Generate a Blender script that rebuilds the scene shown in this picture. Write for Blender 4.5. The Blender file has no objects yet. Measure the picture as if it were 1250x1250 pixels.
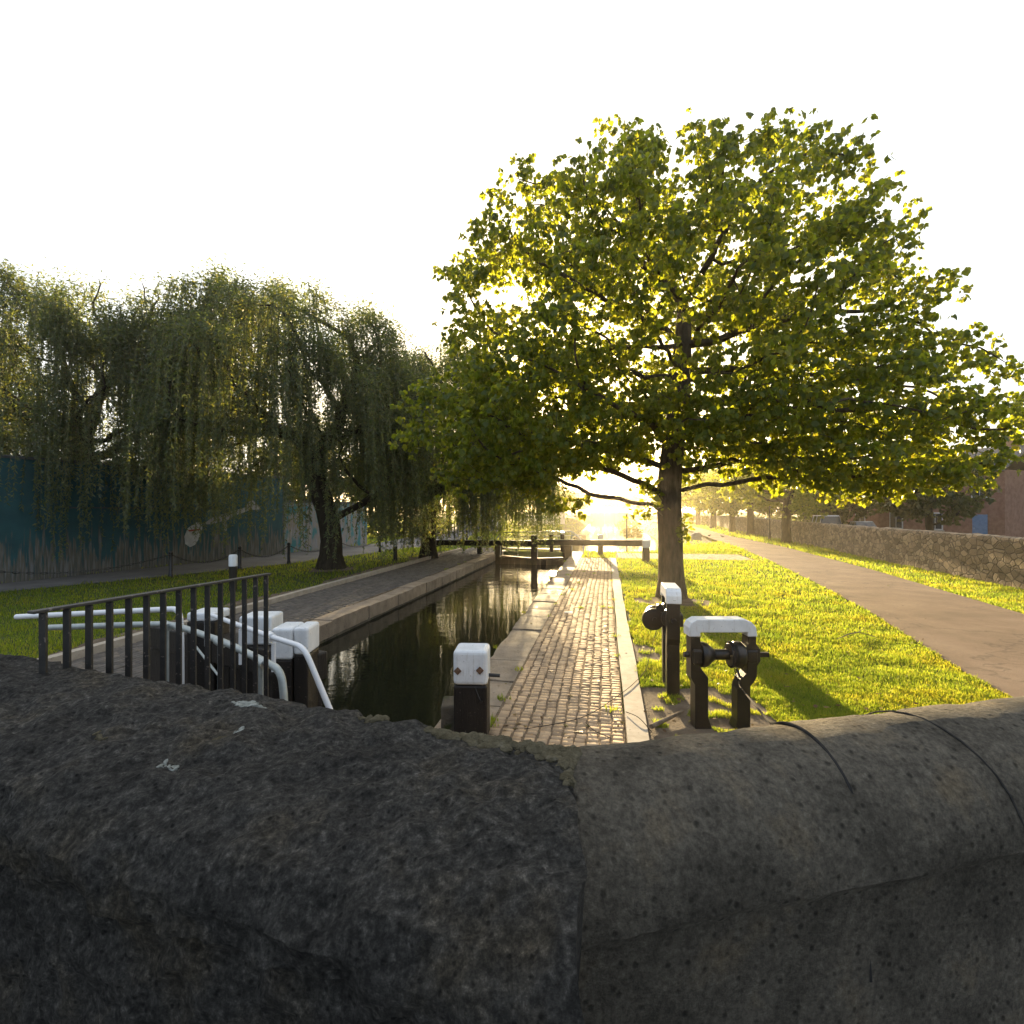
import bpy, bmesh, math, random
import numpy as np
from mathutils import Vector, Matrix, noise

random.seed(7)
RNG = np.random.default_rng(11)
S = bpy.context.scene
COL = S.collection
PI = math.pi
R = math.radians

# ---------------------------------------------------------------- picture geometry
F, CX, CY, H = 640.0, 621.5, 622.0, 2.5        # focal length in photo pixels, principal point, eye height


def G(px, py, h=H):
    """ground point seen at a pixel of the photo"""
    Y = F * h / (py - CY)
    return ((px - CX) / F * Y, Y)


def P(px, py, Y):
    """point seen at a pixel, Y metres away"""
    return Vector(((px - CX) / F * Y, Y, H - (py - CY) / F * Y))


AX = R(10.5)                                   # the lock runs this far right of the view
U = Vector((math.sin(AX), math.cos(AX), 0))
V = Vector((math.cos(AX), -math.sin(AX), 0))


def L(s, t, z=0.0):
    return U * t + V * s + Vector((0, 0, z))


def st(x, y):
    return x * V.x + y * V.y, x * U.x + y * U.y


# ---------------------------------------------------------------- helpers
def link(o, parent=None):
    COL.objects.link(o)
    if parent is not None:
        o.parent = parent
    return o


def tag(o, label=None, cat=None, group=None, kind=None):
    if label: o['label'] = label
    if cat: o['category'] = cat
    if group: o['group'] = group
    if kind: o['kind'] = kind
    return o


def empty(name, loc, rz=0.0):
    o = bpy.data.objects.new(name, None)
    o.empty_display_size = .2
    o.location = loc
    o.rotation_euler = (0, 0, rz)
    return link(o)


def copy_tree(o, parent=None):
    c = o.copy()
    COL.objects.link(c)
    if parent is not None:
        c.parent = parent
    for ch in list(o.children):
        copy_tree(ch, c)
    return c


def np_mesh(name, verts, faces, smooth=False):
    """verts (N,3); faces (M,k), all of one size"""
    verts = np.asarray(verts, dtype=np.float32)
    faces = np.asarray(faces, dtype=np.int32)
    me = bpy.data.meshes.new(name)
    m, k = faces.shape
    me.vertices.add(len(verts))
    me.vertices.foreach_set('co', verts.ravel())
    me.loops.add(m * k)
    me.loops.foreach_set('vertex_index', faces.ravel())
    me.polygons.add(m)
    me.polygons.foreach_set('loop_start', np.arange(0, m * k, k, dtype=np.int32))
    if smooth:
        me.polygons.foreach_set('use_smooth', np.ones(m, dtype=bool))
    me.update(calc_edges=True)
    return me


def mesh_obj(name, me, mat, parent=None, loc=(0, 0, 0)):
    o = bpy.data.objects.new(name, me)
    me.materials.append(mat)
    o.location = loc
    return link(o, parent)


class MB:
    def __init__(self):
        self.v, self.f = [], []

    def add(self, vs, fs):
        n = len(self.v)
        self.v += [tuple(v) for v in vs]
        self.f += [tuple(i + n for i in f) for f in fs]
        return self

    def box(self, c, size, rz=0.0, ry=0.0, rx=0.0, taper=1.0):
        hx, hy, hz = size[0] / 2, size[1] / 2, size[2] / 2
        M = Matrix.Rotation(rz, 3, 'Z') @ Matrix.Rotation(ry, 3, 'Y') @ Matrix.Rotation(rx, 3, 'X')
        vs = []
        for z in (-1, 1):
            k = taper if z > 0 else 1
            for x, y in ((-1, -1), (1, -1), (1, 1), (-1, 1)):
                vs.append(M @ Vector((x * hx * k, y * hy * k, z * hz)) + Vector(c))
        return self.add(vs, [(3, 2, 1, 0), (4, 5, 6, 7), (0, 1, 5, 4), (1, 2, 6, 5), (2, 3, 7, 6), (3, 0, 4, 7)])

    def beam(self, a, b, w, h):
        """rectangular bar from a to b (width w sideways, h upwards)"""
        a, b = Vector(a), Vector(b)
        d = (b - a).normalized()
        side = d.cross(Vector((0, 0, 1)))
        if side.length < 1e-4: side = Vector((1, 0, 0))
        side.normalize()
        up = side.cross(d)
        vs = []
        for p in (a, b):
            for i, j in ((-1, -1), (1, -1), (1, 1), (-1, 1)):
                vs.append(p + side * (i * w / 2) + up * (j * h / 2))
        return self.add(vs, [(3, 2, 1, 0), (4, 5, 6, 7), (0, 1, 5, 4), (1, 2, 6, 5), (2, 3, 7, 6), (3, 0, 4, 7)])

    def tube(self, pts, rad, n=8, cap=True):
        pts = [Vector(p) for p in pts]
        if not hasattr(rad, '__len__'): rad = [rad] * len(pts)
        base = len(self.v)
        ref = None
        for i, p in enumerate(pts):
            d = (pts[min(i + 1, len(pts) - 1)] - pts[max(i - 1, 0)])
            if d.length < 1e-9: d = Vector((0, 0, 1))
            d.normalize()
            if ref is None:
                ref = d.orthogonal().normalized()
            ref = (ref - d * ref.dot(d))
            if ref.length < 1e-5: ref = d.orthogonal()
            ref.normalize()
            q = d.cross(ref)
            for k in range(n):
                a = 2 * PI * k / n
                self.v.append(tuple(p + (ref * math.cos(a) + q * math.sin(a)) * rad[i]))
        for i in range(len(pts) - 1):
            for k in range(n):
                a, b = base + i * n + k, base + i * n + (k + 1) % n
                self.f.append((a, b, b + n, a + n))
        if cap:
            self.f.append(tuple(base + k for k in reversed(range(n))))
            self.f.append(tuple(base + (len(pts) - 1) * n + k for k in range(n)))
        return self

    def prism(self, outline, a, b, axis='y'):
        """outline of (x, z) pairs pushed along y from a to b (axis 'y'), (y, z) along x (axis 'x') or (x, y) along z"""
        n = len(outline)
        vs = []
        for q in (a, b):
            for u, w in outline:
                vs.append({'y': (u, q, w), 'x': (q, u, w), 'z': (u, w, q)}[axis])
        fs = [tuple(range(n)), tuple(range(2 * n - 1, n - 1, -1))]
        fs += [(i + n, (i + 1) % n + n, (i + 1) % n, i) for i in range(n)]
        return self.add(vs, fs)

    def lathe(self, prof, c=(0, 0, 0), axis='z', n=20):
        base = len(self.v)
        c = Vector(c)
        for h, r in prof:
            for k in range(n):
                a = 2 * PI * k / n
                x, y = r * math.cos(a), r * math.sin(a)
                q = {'z': (x, y, h), 'x': (h, x, y), 'y': (y, h, x)}[axis]
                self.v.append(tuple(c + Vector(q)))
        for i in range(len(prof) - 1):
            for k in range(n):
                a, b = base + i * n + k, base + i * n + (k + 1) % n
                self.f.append((a, b, b + n, a + n))
        self.f.append(tuple(base + k for k in reversed(range(n))))
        self.f.append(tuple(base + (len(prof) - 1) * n + k for k in range(n)))
        return self

    def build(self, name, mat, parent=None, loc=(0, 0, 0), bev=0.0, smooth=False, seg=2):
        me = bpy.data.meshes.new(name)
        me.from_pydata(self.v, [], self.f)
        bm = bmesh.new(); bm.from_mesh(me)
        bmesh.ops.recalc_face_normals(bm, faces=bm.faces)
        bm.to_mesh(me); bm.free()
        if smooth:
            me.polygons.foreach_set('use_smooth', np.ones(len(me.polygons), dtype=bool))
            me.set_sharp_from_angle(angle=R(40))
        o = mesh_obj(name, me, mat, parent, loc)
        if bev:
            m = o.modifiers.new('bevel', 'BEVEL'); m.width = bev; m.segments = seg; m.limit_method = 'ANGLE'; m.angle_limit = R(35)
        return o


# ---------------------------------------------------------------- materials
def nodes(name):
    m = bpy.data.materials.new(name); m.use_nodes = True
    nt = m.node_tree
    return m, nt, nt.nodes['Principled BSDF'], nt.nodes['Material Output']


def ramp(nt, fac, stops):
    r = nt.nodes.new('ShaderNodeValToRGB')
    el = r.color_ramp.elements
    while len(el) < len(stops): el.new(.5)
    for e, (p, c) in zip(el, stops):
        e.position = p; e.color = (*c, 1) if len(c) == 3 else c
    nt.links.new(fac, r.inputs[0])
    return r.outputs[0]


def noise_tex(nt, coord, scale, detail=6, rough=.6, stretch=None):
    if stretch:
        mp = nt.nodes.new('ShaderNodeMapping'); mp.inputs['Scale'].default_value = stretch
        nt.links.new(coord, mp.inputs[0]); coord = mp.outputs[0]
    n = nt.nodes.new('ShaderNodeTexNoise')
    n.inputs['Scale'].default_value = scale; n.inputs['Detail'].default_value = detail; n.inputs['Roughness'].default_value = rough
    nt.links.new(coord, n.inputs['Vector'])
    return n.outputs['Fac']


def mixc(nt, fac, a, b, mode='MIX'):
    m = nt.nodes.new('ShaderNodeMix'); m.data_type = 'RGBA'; m.blend_type = mode
    for sock, val in ((0, fac), (6, a), (7, b)):
        if hasattr(val, 'links') or hasattr(val, 'is_linked'): nt.links.new(val, m.inputs[sock])
        elif sock == 0: m.inputs[0].default_value = val
        else: m.inputs[sock].default_value = (*val, 1)
    return m.outputs[2]


def bump(nt, height, bsdf, strength=.3, dist=.01):
    b = nt.nodes.new('ShaderNodeBump'); b.inputs['Strength'].default_value = strength; b.inputs['Distance'].default_value = dist
    nt.links.new(height, b.inputs['Height']); nt.links.new(b.outputs[0], bsdf.inputs['Normal'])


def world_pos(nt):
    return nt.nodes.new('ShaderNodeNewGeometry').outputs['Position']


def obj_pos(nt):
    return nt.nodes.new('ShaderNodeTexCoord').outputs['Object']


def surf(name, stops, scale=6, rough=.8, bump_s=.3, bump_scale=40, bump_d=.01, spec=.3, metal=0, stretch=None, speck=None, island=0.0, coord='world'):
    """mottled surface: colour ramp over noise, a second bumpy noise, optional specks and per-piece variation"""
    m, nt, b, out = nodes(name)
    c = world_pos(nt) if coord == 'world' else obj_pos(nt)
    col = ramp(nt, noise_tex(nt, c, scale, stretch=stretch), stops)
    if speck:
        sc, lo, hi, sc_col = speck
        f = ramp(nt, noise_tex(nt, c, sc, 3, .5), [(lo, (0, 0, 0)), (hi, (1, 1, 1))])
        col = mixc(nt, f, col, sc_col)
    if island:
        g = nt.nodes.new('ShaderNodeNewGeometry')
        f = ramp(nt, g.outputs['Random Per Island'], [(0, (1 - island,) * 3), (1, (1 + island, 1 + island * .9, 1 + island * .75))])
        col = mixc(nt, 1.0, col, f, 'MULTIPLY')
    nt.links.new(col, b.inputs['Base Color'])
    b.inputs['Roughness'].default_value = rough
    b.inputs['Specular IOR Level'].default_value = spec
    b.inputs['Metallic'].default_value = metal
    if bump_s:
        bump(nt, noise_tex(nt, c, bump_scale, 8, .65, stretch), b, bump_s, bump_d)
    return m


def leaf_mat(name, refl, trans, mix=.5, rough=.45, gloss=.35, patchy=False):
    """leaf that reflects one colour and lets another through; each leaf its own shade"""
    m, nt, b, out = nodes(name)
    g = nt.nodes.new('ShaderNodeNewGeometry')
    nt.links.new(ramp(nt, g.outputs['Random Per Island'], refl), b.inputs['Base Color'])
    b.inputs['Roughness'].default_value = rough
    b.inputs['Specular IOR Level'].default_value = gloss
    t = nt.nodes.new('ShaderNodeBsdfTranslucent')
    tcol = ramp(nt, g.outputs['Random Per Island'], trans)
    if patchy:
        pf = ramp(nt, noise_tex(nt, g.outputs['Position'], .8, 6, .62), [(.32, (.52, .66, .7)), (.5, (.95, 1, 1)), (.66, (1.15, .98, .8))])
        tcol = mixc(nt, 1.0, tcol, pf, 'MULTIPLY')
    nt.links.new(tcol, t.inputs['Color'])
    mx = nt.nodes.new('ShaderNodeMixShader'); mx.inputs[0].default_value = mix
    nt.links.new(b.outputs[0], mx.inputs[1]); nt.links.new(t.outputs[0], mx.inputs[2])
    nt.links.new(mx.outputs[0], out.inputs['Surface'])
    return m


M = {}
M['bark'] = surf('bark', [(.3, (.05, .038, .026)), (.7, (.16, .12, .085))], 9, .9, .9, 22, .03, .15, stretch=(1, 1, .28))
M['bark_dark'] = surf('bark_dark', [(.3, (.025, .02, .014)), (.7, (.075, .06, .042))], 9, .9, .9, 18, .04, .1, stretch=(1, 1, .3))
M['stem'] = surf('stem', [(.3, (.09, .085, .03)), (.7, (.14, .12, .05))], 9, .8, 0)
M['chestnut_leaf'] = leaf_mat('chestnut_leaf', [(0, (.038, .072, .014)), (.6, (.062, .112, .022)), (1, (.10, .14, .03))],
                              [(0, (.34, .40, .015)), (.6, (.52, .54, .025)), (1, (.68, .60, .04))], .55, .42, .45)
M['willow_leaf'] = leaf_mat('willow_leaf', [(0, (.062, .080, .048)), (.6, (.09, .11, .065)), (1, (.125, .14, .07))],
                            [(0, (.17, .23, .05)), (.7, (.28, .32, .05)), (1, (.48, .42, .04))], .42, .5, .4)
M['far_leaf'] = leaf_mat('far_leaf', [(0, (.035, .05, .016)), (1, (.08, .09, .03))], [(0, (.15, .17, .02)), (1, (.30, .27, .03))], .4)
M['grass'] = leaf_mat('grass', [(0, (.04, .08, .012)), (.6, (.07, .125, .018)), (1, (.12, .15, .03))],
                      [(0, (.36, .48, .03)), (.6, (.54, .60, .04)), (1, (.72, .64, .10))], .62, .5, .25, True)
M['ground'] = surf('ground', [(.3, (.05, .06, .02)), (.55, (.065, .085, .022)), (.75, (.09, .10, .03))], 1.3, .95, .6, 30, .03, .1)
M['earth'] = surf('earth', [(.3, (.11, .08, .055)), (.7, (.22, .17, .12))], 3, .95, .9, 25, .03, .15, speck=(60, .6, .72, (.07, .05, .03)))
M['tarmac'] = surf('tarmac', [(.3, (.125, .088, .062)), (.7, (.20, .145, .105))], 1.1, .75, .8, 160, .01, .35, speck=(220, .58, .68, (.30, .26, .22)))
M['street'] = surf('street', [(.3, (.10, .095, .09)), (.7, (.17, .16, .15))], .8, .8, .5, 140, .01, .3)
M['sett'] = surf('sett', [(.3, (.37, .255, .155)), (.7, (.55, .40, .255))], 5, .8, .5, 120, .006, .2, speck=(90, .62, .75, (.16, .12, .08)), island=.26)
M['sett_grey'] = surf('sett_grey', [(.3, (.085, .075, .066)), (.7, (.155, .135, .115))], 5, .75, .5, 120, .006, .25, island=.25)
M['mortar'] = surf('mortar', [(.3, (.13, .092, .062)), (.7, (.24, .175, .115))], 14, .95, .8, 80, .01, .1, speck=(26, .62, .7, (.06, .08, .02)))
M['coping'] = surf('coping', [(.3, (.24, .18, .125)), (.55, (.34, .265, .19)), (.75, (.42, .33, .24))], 4, .75, .9, 30, .02, .3, speck=(16, .62, .72, (.15, .12, .08)), island=.12)
M['kerb'] = surf('kerb', [(.3, (.36, .30, .23)), (.7, (.50, .43, .34))], 6, .8, .5, 90, .006, .25, speck=(30, .66, .74, (.20, .16, .11)))
M['lock_stone'] = surf('lock_stone', [(.3, (.07, .06, .045)), (.7, (.17, .14, .10))], 2.5, .85, .9, 20, .03, .2, speck=(7, .58, .7, (.05, .06, .02)))
M['parapet'] = surf('parapet', [(.25, (.022, .021, .019)), (.5, (.046, .043, .038)), (.72, (.085, .078, .066))], 11, .9, 1.0, 80, .02, .2,
                    speck=(150, .52, .78, (.13, .12, .10)))
M['smooth_coping'] = surf('smooth_coping', [(.28, (.075, .069, .060)), (.5, (.13, .118, .10)), (.72, (.20, .18, .15))], 6, .85, .9, 60, .014, .2,
                          speck=(120, .50, .80, (.20, .185, .16)))
M['mortar_line'] = surf('mortar_line', [(.3, (.03, .028, .026)), (.7, (.05, .047, .043))], 20, .95, .6, 60, .01, .1)
M['moss'] = surf('moss', [(.3, (.07, .06, .035)), (.6, (.15, .13, .085)), (.8, (.24, .22, .17))], 30, .95, 1, 150, .015, .1)
M['lichen'] = surf('lichen', [(.35, (.16, .17, .15)), (.65, (.30, .31, .28))], 50, .95, .8, 160, .006, .1)
M['white'] = surf('white_paint', [(.3, (.74, .75, .76)), (.7, (.83, .83, .82))], 4, .45, .35, 60, .006, .4, speck=(24, .69, .72, (.30, .26, .21)))
M['white_rail'] = surf('white_rail', [(.3, (.72, .73, .74)), (.7, (.82, .82, .82))], 6, .35, .1, 60, .003, .45)
M['black_timber'] = surf('black_timber', [(.3, (.010, .008, .007)), (.7, (.030, .023, .018))], 5, .5, .7, 40, .01, .35, stretch=(1, 1, .2), speck=(50, .67, .72, (.13, .10, .08)))
M['black_iron'] = surf('black_iron', [(.3, (.010, .009, .008)), (.7, (.026, .021, .017))], 8, .35, .4, 70, .006, .5, speck=(30, .66, .74, (.09, .05, .028)))
M['rail_iron'] = surf('rail_iron', [(.3, (.018, .017, .016)), (.7, (.04, .036, .032))], 12, .5, .4, 90, .004, .4, speck=(40, .64, .7, (.16, .13, .11)))
M['galvanised'] = surf('galvanised', [(.3, (.30, .33, .32)), (.7, (.44, .47, .45))], 14, .45, .2, 80, .003, .4, metal=.35)
M['gate_timber'] = surf('gate_timber', [(.3, (.03, .021, .014)), (.7, (.075, .053, .035))], 5, .7, .6, 40, .01, .3, stretch=(1, 1, .2))
M['cable'] = surf('cable', [(.3, (.02, .019, .018)), (.7, (.045, .042, .04))], 40, .9, .2, 200, .002, .03)
M['twig'] = surf('twig', [(.3, (.12, .09, .06)), (.7, (.26, .20, .14))], 20, .9, .5, 80, .004, .1)
M['brick'] = surf('brick', [(.3, (.20, .10, .07)), (.7, (.32, .18, .13))], 3, .9, .5, 40, .01, .2)
M['render_wall'] = surf('render_wall', [(.3, (.50, .48, .44)), (.7, (.62, .60, .56))], 1, .9, .2, 40, .01, .2)
M['slate'] = surf('slate', [(.3, (.06, .06, .065)), (.7, (.11, .11, .12))], 4, .7, .4, 20, .01, .3)
M['glass'] = surf('window_glass', [(.3, (.02, .025, .03)), (.7, (.04, .045, .05))], 2, .08, 0, spec=.8)
M['tyre'] = surf('tyre', [(.3, (.015, .015, .015)), (.7, (.03, .03, .03))], 8, .8, 0)
M['car_white'] = surf('car_white', [(.3, (.70, .70, .70)), (.7, (.75, .75, .75))], 1, .25, 0, spec=.6)
M['car_silver'] = surf('car_silver', [(.3, (.35, .36, .38)), (.7, (.40, .41, .43))], 1, .25, 0, spec=.6, metal=.5)
M['car_blue'] = surf('car_blue', [(.3, (.05, .07, .12)), (.7, (.06, .085, .14))], 1, .25, 0, spec=.6)
M['headlight'] = surf('headlight', [(.3, (.7, .7, .7)), (.7, (.8, .8, .8))], 1, .1, 0, spec=.8)
M['feather'] = surf('feather', [(.3, (.05, .05, .05)), (.7, (.16, .15, .14))], 30, .8, .2, 80, .003)
M['paper'] = surf('paper', [(.3, (.72, .72, .70)), (.7, (.80, .80, .78))], 10, .8, .2, 60, .004)
M['concrete'] = surf('concrete', [(.3, (.28, .27, .25)), (.7, (.42, .40, .37))], 5, .85, .5, 60, .006, .2)
M['graffiti_wall'] = surf('graffiti_wall', [(.3, (.10, .10, .12)), (.7, (.20, .20, .22))], 2, .8, .3, 30, .01)
M['paint_white'] = surf('paint_white', [(.3, (.42, .42, .42)), (.7, (.62, .62, .62))], 5, .7, 0)
M['paint_blue'] = surf('paint_blue', [(.3, (.10, .18, .32)), (.7, (.16, .26, .42))], 5, .7, 0)
M['paint_grey'] = surf('paint_grey', [(.3, (.30, .29, .29)), (.7, (.42, .41, .40))], 7, .8, .2, 50, .004)
M['paint_red'] = surf('paint_red', [(.3, (.30, .05, .03)), (.7, (.38, .07, .05))], 5, .7, 0)
M['bracket'] = surf('bracket', [(.3, (.10, .055, .03)), (.7, (.22, .13, .08))], 30, .8, .4, 100, .003)


def rubble_mat():
    m, nt, b, out = nodes('rubble_stone')
    c = world_pos(nt)
    mp = nt.nodes.new('ShaderNodeMapping'); mp.inputs['Scale'].default_value = (1, 1, 1.5); nt.links.new(c, mp.inputs[0])
    v = nt.nodes.new('ShaderNodeTexVoronoi'); v.inputs['Scale'].default_value = 3.2; nt.links.new(mp.outputs[0], v.inputs['Vector'])
    e = nt.nodes.new('ShaderNodeTexVoronoi'); e.feature = 'DISTANCE_TO_EDGE'; e.inputs['Scale'].default_value = 3.2; nt.links.new(mp.outputs[0], e.inputs['Vector'])
    sep = nt.nodes.new('ShaderNodeSeparateColor'); nt.links.new(v.outputs['Color'], sep.inputs[0])
    col = ramp(nt, sep.outputs[0], [(0, (.20, .15, .10)), (.5, (.33, .25, .17)), (1, (.46, .36, .25))])
    j = ramp(nt, e.outputs['Distance'], [(.0, (0, 0, 0)), (.09, (1, 1, 1))])
    col = mixc(nt, j, (.13, .10, .075), col)
    n = noise_tex(nt, c, 22)
    col = mixc(nt, .35, col, ramp(nt, n, [(.3, (.1, .08, .06)), (.7, (.5, .42, .33))]), 'OVERLAY')
    nt.links.new(col, b.inputs['Base Color']); b.inputs['Roughness'].default_value = .9
    mm = nt.nodes.new('ShaderNodeMath'); mm.operation = 'ADD'; nt.links.new(j, mm.inputs[0]); nt.links.new(n, mm.inputs[1])
    bump(nt, mm.outputs[0], b, 1.0, .06)
    return m


def mural_mat():
    """teal painted wall, pale reeds painted up its lower half, panel joints"""
    m, nt, b, out = nodes('mural_paint')
    c = obj_pos(nt)
    base = ramp(nt, noise_tex(nt, c, 1.4), [(.3, (.012, .062, .074)), (.7, (.022, .10, .112))])
    reed = noise_tex(nt, c, 1.0, 5, .6, (7, 1, .55))
    sep = nt.nodes.new('ShaderNodeSeparateXYZ'); nt.links.new(c, sep.inputs[0])
    mr = nt.nodes.new('ShaderNodeMapRange'); mr.inputs['From Min'].default_value = 0; mr.inputs['From Max'].default_value = 2.6
    mr.inputs['To Min'].default_value = .20; mr.inputs['To Max'].default_value = -.16; nt.links.new(sep.outputs[2], mr.inputs['Value'])
    ad = nt.nodes.new('ShaderNodeMath'); ad.operation = 'ADD'; nt.links.new(reed, ad.inputs[0]); nt.links.new(mr.outputs[0], ad.inputs[1])
    f = ramp(nt, ad.outputs[0], [(.53, (0, 0, 0)), (.58, (1, 1, 1))])
    rc = ramp(nt, noise_tex(nt, c, 2.0, 4, .5, (9, 1, .6)), [(.35, (.05, .07, .07)), (.5, (.13, .115, .085)), (.65, (.19, .19, .19))])
    col = mixc(nt, f, base, rc)
    nt.links.new(col, b.inputs['Base Color']); b.inputs['Roughness'].default_value = .75
    return m


def pale_mural_mat():
    m, nt, b, out = nodes('pale_mural_paint')
    c = obj_pos(nt)
    reed = ramp(nt, noise_tex(nt, c, 1.0, 5, .6, (6, 1, .5)), [(.3, (.16, .15, .14)), (.45, (.28, .28, .30)), (.55, (.27, .22, .16)), (.7, (.40, .41, .44))])
    teal = ramp(nt, noise_tex(nt, c, 1.3, 4, .6, (2, 1, .8)), [(.48, (0, 0, 0)), (.6, (1, 1, 1))])
    col = mixc(nt, teal, reed, (.04, .20, .22))
    nt.links.new(col, b.inputs['Base Color']); b.inputs['Roughness'].default_value = .75
    return m


def water_mat(name, col, amp, rip=False):
    m, nt, b, out = nodes(name)
    c = world_pos(nt)
    b.inputs['Base Color'].default_value = (*col, 1)
    b.inputs['Roughness'].default_value = .015
    b.inputs['IOR'].default_value = 1.33
    n1 = noise_tex(nt, c, 1.6, 3, .5, (.7, 1.1, 1)); n2 = noise_tex(nt, c, 9, 2, .5, (.6, 1.5, 1))
    w = nt.nodes.new('ShaderNodeMath'); w.operation = 'MULTIPLY_ADD'; w.inputs[1].default_value = .12
    nt.links.new(n2, w.inputs[0]); nt.links.new(n1, w.inputs[2])
    bump(nt, w.outputs[0], b, amp, .05)
    if rip:                                      # the leak at the gate ruffles the water near it
        d = nt.nodes.new('ShaderNodeVectorMath'); d.operation = 'DOT_PRODUCT'; nt.links.new(c, d.inputs[0]); d.inputs[1].default_value = tuple(U)
        r_ = nt.nodes.new('ShaderNodeMapRange'); r_.inputs['From Min'].default_value = 13; r_.inputs['From Max'].default_value = 25
        r_.inputs['To Min'].default_value = amp; r_.inputs['To Max'].default_value = .34; nt.links.new(d.outputs['Value'], r_.inputs['Value'])
        bn = [n for n in nt.nodes if n.type == 'BUMP'][0]; nt.links.new(r_.outputs[0], bn.inputs['Strength'])
        w.inputs[1].default_value = .16
    return m


def tarmac_mat():
    m, nt, b, out = nodes('worn_tarmac')
    c = world_pos(nt)
    col = ramp(nt, noise_tex(nt, c, .7, 7, .65), [(.3, (.16, .105, .066)), (.5, (.225, .152, .10)), (.7, (.29, .205, .14))])
    grit = ramp(nt, noise_tex(nt, c, 120, 3, .6), [(.4, (.72, .72, .72)), (.66, (1.35, 1.3, 1.25))])
    col = mixc(nt, 1.0, col, grit, 'MULTIPLY')
    v = nt.nodes.new('ShaderNodeTexVoronoi'); v.feature = 'DISTANCE_TO_EDGE'; v.inputs['Scale'].default_value = .35
    ds = nt.nodes.new('ShaderNodeVectorMath'); ds.operation = 'ADD'
    nz = nt.nodes.new('ShaderNodeTexNoise'); nz.inputs['Scale'].default_value = 2.5; nt.links.new(c, nz.inputs['Vector'])
    nt.links.new(c, ds.inputs[0]); nt.links.new(nz.outputs['Color'], ds.inputs[1]); nt.links.new(ds.outputs[0], v.inputs['Vector'])
    crack = ramp(nt, v.outputs['Distance'], [(.0, (.45, .45, .45)), (.012, (1, 1, 1))])
    col = mixc(nt, .7, col, crack, 'MULTIPLY')
    nt.links.new(col, b.inputs['Base Color']); b.inputs['Roughness'].default_value = .8; b.inputs['Specular IOR Level'].default_value = .25
    bump(nt, noise_tex(nt, c, 130, 4, .6), b, .8, .012)
    return m


def old_paint_mat():
    """white gloss paint with grime runs and chips"""
    m, nt, b, out = nodes('old_white_paint')
    c = world_pos(nt)
    col = ramp(nt, noise_tex(nt, c, 5, 6, .6), [(.3, (.66, .67, .67)), (.6, (.80, .81, .81))])
    run = ramp(nt, noise_tex(nt, c, 9, 6, .7, (3, 3, .35)), [(.56, (1, 1, 1)), (.74, (.66, .62, .56))])
    col = mixc(nt, 1.0, col, run, 'MULTIPLY')
    chip = ramp(nt, noise_tex(nt, c, 30, 7, .7), [(.655, (0, 0, 0)), (.675, (1, 1, 1))])
    col = mixc(nt, chip, col, (.09, .07, .055))
    nt.links.new(col, b.inputs['Base Color']); b.inputs['Roughness'].default_value = .42
    h = nt.nodes.new('ShaderNodeMath'); h.operation = 'SUBTRACT'
    nt.links.new(noise_tex(nt, c, 40, 5, .6), h.inputs[0]); nt.links.new(chip, h.inputs[1])
    bump(nt, h.outputs[0], b, .45, .006)
    return m


def stone_mat(name, stops, scale, pits, warm):
    """gritty weathered stone: coarse crystals, dark pits, broad stains"""
    m, nt, b, out = nodes(name)
    c = world_pos(nt)
    col = ramp(nt, noise_tex(nt, c, scale, 9, .78), stops)
    stain = ramp(nt, noise_tex(nt, c, 3.5, 6, .6), [(.32, (.55, .55, .55)), (.52, (1, 1, 1)), (.7, warm)])
    col = mixc(nt, 1.0, col, stain, 'MULTIPLY')
    v = nt.nodes.new('ShaderNodeTexVoronoi'); v.inputs['Scale'].default_value = pits; nt.links.new(c, v.inputs['Vector'])
    pf = ramp(nt, v.outputs['Distance'], [(.10, (.25, .25, .25)), (.26, (1, 1, 1))])
    col = mixc(nt, .75, col, pf, 'MULTIPLY')
    nt.links.new(col, b.inputs['Base Color']); b.inputs['Roughness'].default_value = .92; b.inputs['Specular IOR Level'].default_value = .18
    a = nt.nodes.new('ShaderNodeMath'); a.operation = 'MULTIPLY_ADD'; a.inputs[1].default_value = .35
    nt.links.new(pf, a.inputs[0]); nt.links.new(noise_tex(nt, c, scale * .6, 10, .75), a.inputs[2])
    bump(nt, a.outputs[0], b, 1.0, .035)
    return m


M['parapet'] = stone_mat('gritty_granite', [(.30, (.010, .010, .009)), (.45, (.036, .034, .030)), (.57, (.082, .077, .068)), (.70, (.22, .205, .18))], 42, 38, (1.25, 1.12, .9))
M['smooth_coping'] = stone_mat('weathered_coping', [(.30, (.06, .052, .041)), (.46, (.13, .113, .087)), (.58, (.195, .17, .13)), (.72, (.31, .28, .22))], 50, 24, (1.3, 1.16, .95))
M['white'] = old_paint_mat()
M['tarmac'] = tarmac_mat()
M['rubble'] = rubble_mat()
M['mural'] = mural_mat()
M['pale_mural'] = pale_mural_mat()
M['water'] = water_mat('water', (.010, .011, .006), .12, True)
M['far_water'] = water_mat('far_water', (.010, .012, .008), .08)

# ================================================================ SETTING
WZ, WZ2 = -.42, -2.0          # water in the full lock, water below it
S_R, S_L = -1.97, -6.07       # chamber sides
T0, T1 = -8.0, 31.0
CS, CW = 1.5, 4.6             # far canal centre line and half width


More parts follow.
